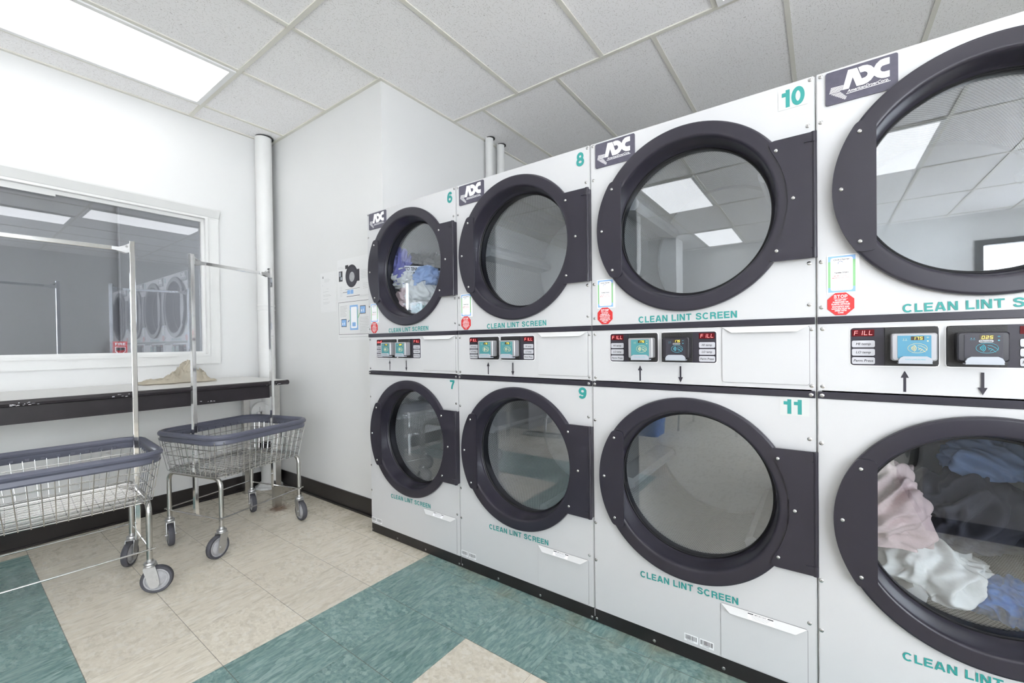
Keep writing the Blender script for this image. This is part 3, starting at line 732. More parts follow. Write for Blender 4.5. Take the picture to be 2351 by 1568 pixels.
def dryer(yl, label, up, low, dispL, dispR, st, dig, barx=.012, lift=(-.35, 1.9)):
    t = thing('stacked_dryer', label, 'dryer', (XD, yl, 0), -PI/2, 'stacked tumble dryers in a row')
    cobj('cabinet', 'cab', f_cabinet, 'enamel', t)
    cobj('upper_front_panel', 'fu', lambda: f_panel(1.2075, 1.934, 1.571), 'enamel', t)
    cobj('control_front_panel', 'fc', lambda: f_panel(.986, 1.1855), 'enamel', t)
    cobj('lower_front_panel', 'fl', lambda: f_panel(.056, .9605, .614), 'enamel', t)
    for z in (1.1865, .9615): cobj('trim_strip', 'ts', lambda: B(.002, DW-.002, -.004, .012, 0, .0205, bev=.001), 'charcoal', t, (0, 0, z))
    cobj('kick_plate', 'kick', lambda: B(.002, DW-.002, .002, .014, .002, .055), 'kick', t)
    for cz, ln in ((1.571, lift[0]), (.614, lift[1])):
        dr = door(t, cz)
        for k in range(3): cobj('lifter', 'lifter', f_lifter, 'drum_back', dr, rot=(0, ln+2*PI*k/3, 0))
    pts = [(.012, 1.925), (.012, 1.789), (.012, 1.372), (.012, 1.236), (DW-.011, 1.926), (DW-.018, 1.789), (DW-.016, 1.372), (DW-.016, 1.246),
           (.014, 1.171), (.014, .998), (DW-.011, 1.171), (DW-.011, .998), (.010, .826), (.008, .408), (.008, .256), (DW-.017, .835), (DW-.020, .266)]
    for x, z in pts: cobj('screw', 'screws', f_screw_s, 'screw', t, (x, 0, z), smooth=True)
    for x, z in ((.012, .971), (DW-.013, .971)): cobj('screw', 'screws', f_screw_s, 'screw', t, (x, -.004, z), smooth=True)
    for x, z in ((.008, .016), (.241, .018), (.477, .018), (DW-.012, .014)): cobj('screw', 'screws', f_screw_s, 'screw', t, (x, .002, z), smooth=True)
    b = cobj('badge', 'badge', lambda: prism(bmesh.new(), rrect(.024, .185, .831, .927, .006), -.0042, 0), 'badge', t, (0, 0, 1.0))
    cobj('badge_artwork', 'logo', f_logo, 'white', b)
    for nm, txt, z, hh in (('u', up, 1.862, .054), ('l', low, .908, .0455)):
        if txt:
            wn = .060 if len(txt) == 2 else .034; xr = .714
            if len(txt) == 1:
                cobj('numeral', 'num'+txt, f_num(txt, hh, wn), 'teal', t, (xr-wn-.001, .0008, z)); continue
            sh = cobj('number_label', 'numsheet%d' % len(txt), f_sheet(wn+.016, .062), 'clear', t, (xr-wn-.009, 0, z-.005))
            cobj('numeral', 'num'+txt, f_num(txt, hh, wn if txt != '11' else .050), 'teal', sh, (.008, 0, .005))
    for x, z, lf in ((.193, 1.2105, .005), (.191, .2455, .008)):
        cobj('caution_lettering', 'clean%g' % lf, lambda: f_clean(lf), 'teal', t, (x, 0, z))
    p = cobj('price_notice', 'price', f_price, ['white', 'blue', 'green'], t, (.028, 0, 1.278))
    cobj('notice_lettering', 'priceink', f_price_ink, ['ink', 'redink', 'navy'], p)
    p = cobj('stop_sticker', 'stop', f_stop, 'red', t, (.026, 0, 1.2105)); cobj('sticker_lettering', 'stopink', f_stop_ink, 'white', p)
    # two control pads
    for k, (x, dsp) in enumerate(((.080, dispL), (.278, dispR))):
        cp = cobj('control_pad', 'cp', f_cp, 'panel', t, (x, 0, 1.0635))
        cobj('pad_border', 'cpo', f_outline, 'white', cp)
        bx, rx = (.003, .075) if k == 0 else (.129, .001)
        d = cobj('display', 'ledb', f_ledback, 'led_back', cp, (bx, 0, .0835))
        cobj('lit_segments', 'led'+dsp, f_led(dsp), 'led', cp, (bx, 0, .0835))
        for s, z in (('HI temp', .052), ('LO temp', .028), ('Perm Press', .004)): cobj('button', 'btn'+s, f_btn(s), ['button', 'ink'], cp, (bx, 0, z))
        cobj('reader_mount', 'rbase', f_rbase, 'tex_black', cp, (rx, 0, .001))
        reader(t, x+rx+.011 if k == 0 else x+rx+.013, st[k], dig[k])
    cobj('arrow_mark', 'arrow', f_arrow, 'panel', t, (.197, 0, .992)); cobj('arrow_mark', 'arrow', f_arrow, 'panel', t, (.344, 0, 1.050), (0, PI, 0)).location = (.344, -.0018, 1.050)
    sp = cobj('service_panel', 'sp', f_servicepanel, 'enamel', t, (.480, 0, 1.0005)); cobj('panel_gap', 'spg', lambda: prism(bmesh.new(), rrect(-.0014, .2434, -.0016, .1834, .008), -.0006, 0), 'grey_ink', sp); cobj('panel_lip', 'lip.24', f_lip(.242), 'enamel2', sp, (0, 0, .184))
    cobj('panel_gap', 'ldg', lambda: prism(bmesh.new(), rrect(.4688, .7154, .0586, .2444, .007), -.0006, 0), 'grey_ink', t); ld = cobj('lint_door', 'ld2', lambda: prism(bmesh.new(), rrect(0, .244, 0, .183, .006), -.002, 0), 'enamel', t, (.470, 0, .060))
    lp = cobj('door_lip', 'lip.244', f_lip(.244), 'enamel2', ld, (0, 0, .184)); cobj('warning_sticker', 'warn', f_warn, ['white', 'ink', 'grey_ink'], ld, (.082, 0, .184))
    cobj('barcode_sticker', 'bar', f_barcode, ['white', 'ink'], t, (barx, 0, .070))
    return t
YL = [2.2330, 1.4938, .7535, .0128]
dryer(YL[0], 'white stacked dryer with doors numbered 6 and 7, laundry behind its upper glass', '6', '7', 'donE', 'FILL', ('teal', 'teal'), ('175', 'bu5Y'), .006)
dryer(YL[1], 'white stacked dryer with doors numbered 8 and 9, both drums empty', '8', '9', 'FILL', 'FILL', ('teal', 'teal'), ('175', '175'), .008)
dryer(YL[2], 'white stacked dryer with doors numbered 10 and 11, second card reader black', '10', '11', 'FILL', 'FILL', ('teal', 'black'), ('175', '175'), .352, (0, 1.35))
dryer(YL[3], 'white stacked dryer with no door numbers showing, clothes behind its lower glass', '', '', 'FILL', 'PF', ('blue', 'black'), ('175', '025'), .352, (0, 2.6))

# ------------------------------------------------------------------ laundry inside drums and canvas on the table
def cloth_bm(seed, sx, sy, sz, fold=1.0, sub=6, flatb=True):
    bm = bmesh.new(); bmesh.ops.create_icosphere(bm, subdivisions=sub, radius=1)
    rnd = random.Random(seed); off = Vector((rnd.uniform(-50, 50), rnd.uniform(-50, 50), rnd.uniform(-50, 50)))
    rot = Matrix.Rotation(rnd.uniform(0, PI), 3, 'X') @ Matrix.Rotation(rnd.uniform(-.6, .6), 3, 'Y')
    for v in bm.verts:
        p = v.co.copy(); g = rot @ p; q = Vector((g.x*1.3, g.y*1.75, g.z*.62))+off
        wrp = Vector((noise.noise(q*1.0), noise.noise(q*1.0+Vector((7, 0, 0))), noise.noise(q*1.0+Vector((0, 9, 0)))))
        r1 = 1-abs(noise.noise(q*1.3+wrp*1.1))*2.6; r2 = 1-abs(noise.noise(q*2.5+wrp*1.5))*2.4; r3 = 1-abs(noise.noise(q*4.6+wrp*2))*2
        big = noise.noise(q*.8)
        s = .62+.30*big+fold*(.22*r1+.17*r2+.055*r3)
        p = p*s
        if flatb and p.z < -.55: p.z = -.55+(p.z+.55)*.15
        v.co = Vector((p.x*sx, p.y*sy, p.z*sz))
    for _ in range(3): bmesh.ops.smooth_vert(bm, verts=bm.verts, factor=.5, use_axis_x=True, use_axis_y=True, use_axis_z=True)
    return bm
def cloth(name, label, cat, seed, size, loc, m, rz=0, group=None, fold=1.0, tilt=0):
    o = obj(name, cloth_bm(seed, *size, fold=fold), m, None, loc, (tilt, 0, rz), smooth=False)
    for p in o.data.polygons: p.use_smooth = True
    return tag(o, label, cat, group)
GL = 'laundry in the drum behind door 6'
YC6 = YL[0]-CXD; Z6 = 1.571
for nm, lb, ct, seed, sz, loc, m in (
    ('shirt', 'periwinkle shirt draped at the top of the pile behind door 6', 'shirt', 3, (.05, .075, .115), (1.745, 2.105, 1.590), 'f_purple'),
    ('shirt', 'black shirt with pale upside-down lettering behind door 6', 'shirt', 5, (.06, .140, .100), (1.800, 1.985, 1.605), 'f_black'),
    ('towel', 'light blue towel behind door 6, beside the black shirt', 'towel', 8, (.055, .090, .062), (1.745, 1.865, 1.530), 'f_blue'),
    ('pillowcase', 'white pillowcase bunched behind door 6 under the periwinkle shirt', 'pillowcase', 11, (.05, .100, .070), (1.735, 2.105, 1.535), 'f_white'),
    ('towel', 'dark grey towel deep in the pile behind door 6', 'towel', 14, (.06, .110, .080), (1.835, 2.07, 1.480), 'f_grey'),
    ('bedsheet', 'large white bedsheet heaped at the bottom behind door 6', 'bedsheet', 17, (.06, .125, .105), (1.745, 1.925, 1.420), 'f_white'),
    ('towel', 'pale pink towel crumpled low behind door 6', 'towel', 21, (.05, .075, .080), (1.735, 2.070, 1.410), 'f_pink'),
    ('washcloth', 'pale teal washcloth under the white bedsheet behind door 6', 'washcloth', 24, (.035, .070, .040), (1.720, 1.900, 1.350), 'f_teal'),
    ('towel', 'navy blue towel wedged below the light blue towel behind door 6', 'towel', 27, (.045, .065, .042), (1.775, 1.875, 1.485), 'f_royal')):
    cloth(nm, lb, ct, seed, (sz[0]*1.25, sz[1]*1.25, sz[2]*1.25), loc, m, group=GL)
    if 'lettering' in lb:
        sh = [o for o in C.objects if o.get('label') == lb][0]
        band = obj('shirt_band', B(-.085, .085, -.0012, 0, -.018, .018), 'white', sh, (-.078, .002, -.012), (0, .12, -PI/2+.12))
        link('shirt_lettering', me_from(text_bm('KENNEL CLUB', .019, .150, .03, 0, PI, .075, .0095, -.0016), 'shirt_lettering', 'ink'), band)
YC13 = YL[3]-CXD; Z13 = .614
for nm, lb, ct, seed, sz, loc, m in (
    ('bedsheet', 'pale pink bedsheet at the side of the lower drum in the fourth dryer', 'bedsheet', 31, (.12, .10, .13), (1.80, -.150, .600), 'f_pink'),
    ('blanket', 'dark grey blanket in the middle of the lower drum of the fourth dryer', 'blanket', 35, (.15, .15, .12), (1.98, -.36, .57), 'f_grey'),
    ('towel', 'royal blue towel at the bottom of the lower drum of the fourth dryer', 'towel', 38, (.08, .09, .06), (1.80, -.43, .385), 'f_royal'),
    ('pillowcase', 'white pillowcase low in the lower drum of the fourth dryer', 'pillowcase', 41, (.10, .12, .08), (1.83, -.28, .420), 'f_white'),
    ('towel', 'light blue towel high in the lower drum of the fourth dryer', 'towel', 44, (.10, .12, .07), (2.05, -.45, .74), 'f_blue')):
    cloth(nm, lb, ct, seed, (sz[0]*1.25, sz[1]*1.25, sz[2]*1.25), loc, m, group='laundry in the lower drum of the fourth dryer')

# ------------------------------------------------------------------ folding table under the window
tb = thing('folding_table', 'long white-topped folding table with black edge against the window wall', 'table', (.5, 3.38, 0))
X0t, X1t, Y0t, Y1t = -1.2-.5, 1.497-.5, 3.05-3.38, 3.70-3.38
bm = bmesh.new(); box(bm, X0t+.004, X1t-.004, Y0t+.004, Y1t, .872, .902); obj('tabletop', bm, 'laminate', tb)
bm = bmesh.new(); r = [(-.0, .8705), (-.006, .875), (-.008, .886), (-.005, .897), (0.004, .9015), (.012, .9018), (.012, .8705)]
prism(bm, [(Y0t+a, z) for a, z in r], X0t, X1t, axis='x')
prism(bm, [(X1t-a, z) for a, z in r], Y0t-.006, Y1t, axis='y'); obj('edge_band', bm, 'edge', tb)
bm = bmesh.new(); box(bm, X0t, X1t-.085, Y0t+.012, Y0t+.032, .788, .871); box(bm, X1t-.105, X1t-.085, Y0t+.032, Y1t-.01, .788, .871); obj('apron', bm, 'edge', tb)
for lx, ly in ((1.45, 3.12), (1.45, 3.60), (-.9, 3.12), (-.9, 3.60)):
    bm = bmesh.new(); box(bm, lx-.5-.022, lx-.5+.022, ly-3.38-.003, ly-3.38+.019, 0, .871); box(bm, lx-.5-.022, lx-.5-.018, ly-3.38+.019, ly-3.38+.044, 0, .871)
    obj('leg', bm, 'steel', tb)
bm = bmesh.new(); rnd = random.Random(9)
for cx, n in ((.27, 14), (.62, 6), (1.02, 7), (1.40, 9)):
    for _ in range(n):
        x = cx-.5+rnd.uniform(-.05, .05); z = .878+rnd.uniform(-.004, .012) if cx != 1.02 else .800+rnd.uniform(0, .010); yy = Y0t-.0083 if cx != 1.02 else Y0t+.0112
        ww, hh = rnd.uniform(.003, .016), rnd.uniform(.001, .003); flat(bm, [(x, z), (x+ww, z+.0005), (x+ww*.8, z+hh), (x+.001, z+hh)], yy)
obj('paint_chips', bm, 'white', tb)

def canvas_bm():
    bm = bmesh.new(); nx, ny = 90, 60; rows = []
    for j in range(ny+1):
        row = []
        for i in range(nx+1):
            u, v = i/nx, j/ny; x = -.20+.40*u; y = -.11+.22*v
            e = min(u, 1-u, v, 1-v); q = Vector((u*3.2, v*2.0, 3.3)); wx = Vector((noise.noise(q*1.5), noise.noise(q*1.5+Vector((5, 5, 0))), 0))
            h = .5+.5*noise.noise(q*1.1+Vector((9, 0, 0))); rg = 1-abs(noise.noise(Vector((u*7, v*3.2, 1))+wx*1.3))*2.4; rg2 = 1-abs(noise.noise(Vector((u*14, v*9, 5))+wx*2))*2
            env = math.exp(-((u-.66)/.20)**2-((v-.5)/.42)**2)
            z = .004+min(1, e*9)*(.010+.045*max(0, rg)*(.30+1.1*env)+.050*env*(.3+1.2*h)+.030*max(-.3, rg2)*(.2+env))
            x += .02*wx.x+.014*math.sin(v*9)*(1-min(1, e*8)); y += .02*wx.y+.018*math.sin(u*13)*(1-min(1, e*8))
            row.append(bm.verts.new((x, y, max(.003, z))))
        rows.append(row)
    for j in range(ny):
        for i in range(nx): bm.faces.new((rows[j][i], rows[j][i+1], rows[j+1][i+1], rows[j+1][i]))
    bmesh.ops.solidify(bm, geom=bm.faces[:], thickness=.0022); return bm
o = obj('canvas_bag', canvas_bm(), 'canvas', None, (.985, 3.52, .9030), (0, 0, -.05), smooth=False)
for p in o.data.polygons: p.use_smooth = True
tag(o, 'crumpled cream canvas laundry bag lying on the white folding table', 'laundry bag')

# ------------------------------------------------------------------ wire laundry carts
LX, LY = .300, .262      # half size of the rim
def rr3(hx, hy, r, z, n=6):
    return [(x, y, z) for x, y in rrect(-hx, hx, -hy, hy, r, n)]
def f_rim():
    bm = bmesh.new(); path = rrect(-LX, LX, -LY, LY, .085, 8); m = len(path)
    prof = [(-.010, -.003), (-.004, .006), (.006, .010), (.016, .006), (.021, -.003), (.019, -.013), (.012, -.018), (.010, -.022), (.013, -.040), (.008, -.047), (.001, -.047), (-.003, -.040), (-.004, -.018), (-.009, -.012)]
    V = []
    for i in range(m):
        p0, p1 = Vector(path[i-1]), Vector(path[(i+1) % m]); d = (p1-p0).normalized(); nrm = Vector((d.y, -d.x))
        V.append([bm.verts.new((path[i][0]+nrm.x*a, path[i][1]+nrm.y*a, b)) for a, b in prof])
    k = len(prof)
    for i in range(m):
        for j in range(k): bm.faces.new((V[i][j], V[i][(j+1) % k], V[(i+1) % m][(j+1) % k], V[(i+1) % m][j]))
    # snap-on lugs on the inner face
    for s in (-1, 1):
        for q in range(9):
            x = -.20+.40*q/8; y = s*(LY-.005); box(bm, x-.007, x+.007, min(y, y-s*.008), max(y, y-s*.008), -.040, -.030)
        for q in range(7):
            y = -.16+.32*q/6; x = s*(LX-.005); box(bm, min(x, x-s*.008), max(x, x-s*.008), y-.007, y+.007, -.040, -.030)
    return bm
ZR, ZB = .655, .430
def lvl(t): # outline half sizes at height fraction t (1 = rim)
    return LX-.030*(1-t), LY-.032*(1-t)
def f_basket():
    bm = bmesh.new()
    for t in (.22, .50, .76):
        hx, hy = lvl(t); tube(bm, rr3(hx, hy, .06, ZB-ZR+(ZR-.03-ZB)*t), .0021, 6, closed=True)
    hx, hy = lvl(0); tube(bm, rr3(hx, hy, .05, ZB-ZR), .0032, 6, closed=True); tube(bm, rr3(hx-.012, hy-.012, .05, ZB-ZR+.012), .0024, 6, closed=True)
    tx, ty = lvl(1)
    nl, ns = 15, 11
    for i in range(nl):   # wires across: side, floor, other side
        x = -(hx-.03)+2*(hx-.03)*i/(nl-1); xt = x*(tx-.03)/(hx-.03)
        tube(bm, [(xt, -ty, -.03), (x, -hy-.004, ZB-ZR-.004), (x, -hy+.016, ZB-ZR-.004), (x, hy-.016, ZB-ZR-.004), (x, hy+.004, ZB-ZR-.004), (xt, ty, -.03)], .0019, 5)
    for i in range(ns):
        y = -(hy-.03)+2*(hy-.03)*i/(ns-1); yt = y*(ty-.03)/(hy-.03)
        tube(bm, [(-tx, yt, -.03), (-hx-.004, y, ZB-ZR), (-hx+.016, y, ZB-ZR), (hx-.016, y, ZB-ZR), (hx+.004, y, ZB-ZR), (tx, yt, -.03)], .0019, 5)
    for i in range(21):
        y = -(hy-.02)+2*(hy-.02)*i/20; tube(bm, [(-hx+.006, y, ZB-ZR+.001), (hx-.006, y, ZB-ZR+.001)], .0016, 5)
    return bm
LEGX, LEGY = .258, .216
def f_legs():
    bm = bmesh.new(); pts = [(0, -LEGY, .150)]
    pts += [(0, -LEGY, .36)]; r = .05
    for i in range(7): a = PI-PI/2*i/6; pts.append((0, -LEGY+r+r*math.cos(a), .372+r*math.sin(a)))
    for i in range(7): a = PI/2-PI/2*i/6; pts.append((0, LEGY-r+r*math.cos(a), .372+r*math.sin(a)))
    pts += [(0, LEGY, .36), (0, LEGY, .150)]
    tube(bm, pts, .0118, 14)
    return bm
def f_caster():
    bm = bmesh.new()
    lathe_cap(bm, [(.012, .162), (.0135, .150), (.022, .147), (.024, .140), (.020, .134), (.022, .130), (.018, .127)], n=20, axis='z')
    for s in (-1, 1): prism(bm, [(-.022, .131), (.020, .131), (.022, .118), (.004, .050), (-.004, .030), (-.018, .026), (-.032, .032), (-.038, .045), (-.034, .080)], s*.0185-.0015, s*.0185+.0015)
    box(bm, -.022, .020, -.020, .020, .127, .132)
    tube(bm, [(-.025, -.026, .0625), (-.025, .026, .0625)], .0045, 8)
    return bm
def f_wheel():
    bm = bmesh.new()
    lathe(bm, [(.049, -.012), (.058, -.0135), (.0615, -.009), (.0625, 0), (.0615, .009), (.058, .0135), (.049, .012)], n=40, closed=True, mi=0)
    lathe(bm, [(.0495, -.0115), (.0495, .0115), (.044, .012), (.040, .008), (.034, .0075), (.028, .012), (.010, .013), (.010, -.013), (.028, -.012), (.034, -.0075), (.040, -.008), (.044, -.012)], n=40, closed=True, mi=1)
    lathe_cap(bm, [(.011, -.012), (.011, .012)], n=20, mi=1)
    return bm
def cart(loc, rz, label, swivels):
    t = thing('laundry_cart', label, 'laundry cart', loc, rz, 'wire laundry carts with hanging bars')
    cobj('basket_rim', 'rim', f_rim, 'rim', t, (0, 0, ZR), smooth=True)
    cobj('wire_basket', 'basket', f_basket, 'wire', t, (0, 0, ZR), smooth=True)
    for s in (-1, 1):
        cobj('leg_frame', 'legs', f_legs, 'steel', t, (s*LEGX, 0, 0), smooth=True)
        cobj('cross_brace', 'cb', lambda: tube(bmesh.new(), [(0, -LEGY-.018, .200), (0, LEGY+.018, .200)], .0042, 8), 'steel', t, (s*(LEGX+.004), 0, .0), smooth=True)
        cobj('side_rail', 'sr', lambda: tube(bmesh.new(), [(-LEGX-.02, 0, .208), (LEGX+.02, 0, .208)], .0040, 8), 'wire', t, (0, s*(LEGY+.013), 0), smooth=True)
        px = s*(LEGX-.008)
        p = cobj('upright_post', 'post', lambda: B(-.0105, .0105, -.0105, .0105, .193, 1.662, bev=.002), 'chrome', t, (px, 0, 0))
        cobj('bar_bracket', 'brk', lambda: prism(prism(bmesh.new(), [(.010, 1.650), (.030, 1.636), (.050, 1.626), (.074, 1.626), (.074, 1.612), (.046, 1.607), (.024, 1.600), (.010, 1.606)], -.0125, -.0095), [(.010, 1.650), (.030, 1.636), (.050, 1.626), (.074, 1.626), (.074, 1.612), (.046, 1.607), (.024, 1.600), (.010, 1.606)], .0095, .0125), 'cast', p, (0, 0, 0), (0, 0, 0 if s < 0 else PI))
        cobj('bolt', 'bolt', lambda: tube(bmesh.new(), [(-.0, -.016, 1.632), (-.0, .016, 1.632)], .0055, 8), 'screw', p, (.021*(-s), 0, 0))
    hb = LEGX-.008-.030
    cobj('hanging_bar', 'bar', lambda: B(-hb, hb, -.0095, .0095, 1.6095, 1.6285, bev=.002), 'chrome', t)
    k = 0
    for sx in (-1, 1):
        for sy in (-1, 1):
            c = cobj('caster', 'caster', f_caster, 'cast', t, (sx*LEGX, sy*LEGY, 0), (0, 0, swivels[k]), smooth=True); k += 1
            cobj('wheel', 'wheel', f_wheel, ['tire', 'hub'], c, (-.025, 0, .0625), smooth=True)
    return t
cart((1.122, 2.925, 0), math.radians(15.5), 'wire laundry cart with empty basket standing at the table end by the corner', (.1, 1.15, 1.25, 1.1))
cart((.352, 2.757, 0), math.radians(-4), 'wire laundry cart with empty basket in front of the middle of the folding table', (.3, .4, 2.75, 1.0))

# ------------------------------------------------------------------ pipes
t = thing('drain_pipe', 'wide white-painted drain pipe rising to the ceiling in the corner by the window', 'pipe', (1.622, 3.635, 0))
bm = bmesh.new(); lathe_cap(bm, [(.060, .34), (.060, ZC+.004)], n=40, axis='z'); obj('pipe_section', bm, 'pipe', t, smooth=True)
bm = bmesh.new(); lathe_cap(bm, [(.056, .0), (.056, .345)], n=32, axis='z'); obj('lower_pipe', bm, 'pipe', t, smooth=True)
bm = bmesh.new(); lathe_cap(bm, [(.0655, .285), (.0665, .29), (.0665, .375), (.0655, .38)], n=40, axis='z'); obj('rubber_coupling', bm, 'black', t, smooth=True)
for z in (1.432, 1.466):
    bm = bmesh.new(); lathe(bm, [(.0605, z-.005), (.0635, z-.004), (.0635, z+.004), (.0605, z+.005)], n=40, axis='z', closed=True); obj('pipe_band', bm, 'pipe', t, smooth=True)
bm = bmesh.new(); lathe_cap(bm, [(.105, .002), (.10, .016), (.085, .022), (.062, .05)], n=12, axis='z'); obj('floor_flange', bm, 'pipe', t)
bm = bmesh.new(); lathe(bm, [(.0725, -.022), (.0725, .010), (.066, .014), (.064, .0), (.064, -.022)], n=40, c=(-.075, -.035, .628), closed=True)
lathe_cap(bm, [(.064, -.010), (.064, .0)], n=40, c=(-.075, -.035, .628)); box(bm, -.105, -.05, -.062, -.046, .610, .625); box(bm, -.085, -.072, -.062, -.046, .610, .662)
obj('cleanout_cap', bm, 'pipe', t, smooth=True)
obj('cleanout_branch', B(-.16, -.02, -.02, .055, .50, .78), 'pipe', t)
S_ = bmesh.new(); lathe_cap(S_, [(.066, ZC-.0035), (.066, ZC+.002)], n=32, axis='z', c=(1.628, 3.63, 0)); struct(obj('trim_pipe_cutout', S_, 'seam'))
for x, lb in ((2.735, 'thin white pipe at the wall above dryer 8, the one nearer the wall corner'), (2.885, 'thin white pipe at the wall above dryer 8, the one farther from the wall corner')):
    bm = bmesh.new(); lathe_cap(bm, [(.033, 0), (.033, ZC+.004)], n=28, axis='z'); o = obj('riser_pipe', bm, 'pipe', None, (x, 2.195, 0), smooth=True); tag(o, lb, 'pipe', 'riser pipes behind the dryers')
    S_ = bmesh.new(); lathe_cap(S_, [(.0395, ZC-.0035), (.0395, ZC+.002)], n=24, axis='z', c=(x+.006, 2.19, 0)); struct(obj('trim_pipe_cutout', S_, 'seam'))

# ------------------------------------------------------------------ fire alarm pull station seen through the interior window
yb = YB-.001
t = thing('fire_alarm', 'red fire alarm pull station on the far wall behind the window glass', 'fire alarm', (.878, YB, 1.132), 0)
obj('housing', B(-.042, .042, -.035, 0, -.058, .058, bev=.004), 'pull', t)
obj('alarm_lettering', bold_bm('FIRE', .020, .060, 0, 0, .028, -.0358, 'c'), 'white', t)
bm = bmesh.new(); 
for i in range(1): prism(bm, [(-.030, .018), (.030, .018), (.030, -.018), (.015, -.034), (-.015, -.034), (-.030, -.018)], -.0365, -.034, 0); prism(bm, [(-.026, .014), (.026, .014), (.026, -.016), (.013, -.030), (-.013, -.030), (-.026, -.016)], -.0372, -.0362, 1)
obj('pull_surround', bm, ['white', 'pull'], t)
obj('pull_handle', B(-.024, .024, -.046, -.036, -.010, .010, bev=.003), 'ink', t)
o = obj('conduit', lathe_cap(bmesh.new(), [(.0085, 1.190), (.0085, ZC)], n=14, axis='z'), 'backwall', None, (.885, YB-.010, 0), smooth=True)
tag(o, 'thin vertical conduit running up from the fire alarm', 'conduit')

# ------------------------------------------------------------------ papers taped on the east wall (local: x along the wall, z up, facing the room)
def paper(name, label, yl, z0, w, h):
    o = obj(name, B(0, w, -.0012, -.0002, 0, h), 'paper', None, (XN, yl, z0), (0, 0, -PI/2)); return tag(o, label, 'notice', 'paper notices on the wall')
def lines(bm, x, z, w, n, st, th=.0011, mi=0, seed=0, y=-.0016):
    r = random.Random(seed)
    for i in range(n):
        ww = w*r.uniform(.7, 1); xx = x
        while xx < x+ww:
            q = r.uniform(.006, .016); flat(bm, [(xx, z-i*st), (min(xx+q, x+ww), z-i*st), (min(xx+q, x+ww), z-i*st+th), (xx, z-i*st+th)], y, mi); xx += q+.0025
p = paper('notice_sheet', 'plain letter sheet with a few faint lines, leftmost of the taped papers', 2.995, 1.383, .198, .287)
bm = bmesh.new(); lines(bm, .055, .238, .08, 3, .009, mi=0, seed=1); lines(bm, .02, .195, .015, 1, .01); lines(bm, .08, .167, .03, 1, .01); lines(bm, .035, .148, .095, 1, .01, seed=3); lines(bm, .035, .124, .11, 2, .008, seed=4); lines(bm, .035, .094, .075, 1, .01, seed=5); lines(bm, .035, .070, .09, 2, .009, seed=6)
prism(bm, rrect(.028, .041, .246, .262, .002), -.0016, -.0012, 0); obj('printed_text', bm, 'grey_ink', p)
# picture guide of a dryer
p = paper('instruction_poster', 'instruction sheet showing a round dryer door, upper of the two wide papers', 2.775, 1.462, .43, .277)
bm = bmesh.new(); y = -.0016
def ell(cx, cz, rx, rz, n=36): return [(cx+rx*math.cos(2*PI*i/n), cz+rz*math.sin(2*PI*i/n)) for i in range(n)]
flat(bm, ell(.172, .152, .072, .078), y, 0); flat(bm, ell(.172, .152, .054, .061), y-.0003, 1); flat(bm, ell(.176, .146, .030, .034), y-.0006, 2)
flat(bm, [(.226, .112), (.262, .112), (.262, .192), (.226, .192)], y-.0002, 0)
flat(bm, rrect(.098, .134, .206, .232, .003), y, 3); flat(bm, [(.020, .125), (.064, .125), (.064, .196), (.020, .196)], y, 3)
flat(bm, [(.026, .160), (.044, .160), (.044, .190), (.026, .190)], y-.0003, 4); flat(bm, [(.040, .135), (.058, .135), (.058, .155), (.040, .155)], y-.0003, 4)
for x in (.118, .156): flat(bm, [(x, .030), (x+.034, .030), (x+.034, .058), (x, .058)], y, 5)
flat(bm, [(.065, .043), (.118, .045), (.118, .048), (.065, .046)], y, 3); flat(bm, [(.095, .062), (.262, .064), (.262, .066), (.095, .064)], y, 3); flat(bm, [(.110, .012), (.262, .014), (.262, .017), (.110, .015)], y, 3)
obj('printed_picture', bm, ['panel', 'face_black', 'hub', 'ink', 'tray', 'blue'], p)
bm = bmesh.new(); lines(bm, .010, .222, .075, 2, .009, seed=8); lines(bm, .275, .178, .11, 6, .010, seed=9); lines(bm, .300, .090, .08, 4, .011, seed=10); lines(bm, .030, .085, .036, 7, .011, seed=11); lines(bm, .26, -.0+.012, .12, 2, .006, seed=12); obj('printed_text', bm, 'grey_ink', p)
p = paper('payment_poster', 'black-bordered instruction sheet with blue pictures, lower of the two wide papers', 2.775, 1.176, .43, .282)
bm = bmesh.new()
for a in ((.010, .420, .262, .2645), (.010, .420, .038, .0405), (.010, .0125, .038, .2645), (.4175, .420, .038, .2645)): flat(bm, [(a[0], a[2]), (a[1], a[2]), (a[1], a[3]), (a[0], a[3])], y, 3)
flat(bm, [(.145, .068), (.238, .068), (.238, .238), (.145, .238)], y, 0); flat(bm, rrect(.157, .226, .080, .226, .008), y-.0003, 1)
flat(bm, [(.145, .100), (.151, .100), (.151, .205), (.145, .205)], y-.0002, 2); flat(bm, [(.232, .100), (.238, .100), (.238, .205), (.232, .205)], y-.0002, 2)
flat(bm, rrect(.172, .212, .092, .120, .005), y-.0006, 4)
for x, z in ((.042, .092), (.262, .175)):
    flat(bm, [(x, z), (x+.062, z), (x+.062, z+.054), (x, z+.054)], y, 3); flat(bm, [(x+.004, z+.004), (x+.058, z+.004), (x+.058, z+.050), (x+.004, z+.050)], y-.0003, 4)
    flat(bm, [(x+.012, z+.014), (x+.022, z+.014), (x+.022, z+.028), (x+.012, z+.028)], y-.0006, 1)
    for rr in (.008, .014): tube(bm, [(x+.028+rr*math.cos(a), y-.0006, z+.022+rr*math.sin(a)) for a in (-.8, -.4, 0, .4, .8)], .0012, 4, 1)
flat(bm, [(.118, .120), (.140, .132), (.140, .140), (.122, .130)], y, 5); flat(bm, [(.236, .150), (.256, .182), (.262, .178), (.240, .146)], y, 2)
obj('printed_picture', bm, ['blue', 'white', 'green', 'ink', 'blue', 'navy'], p)
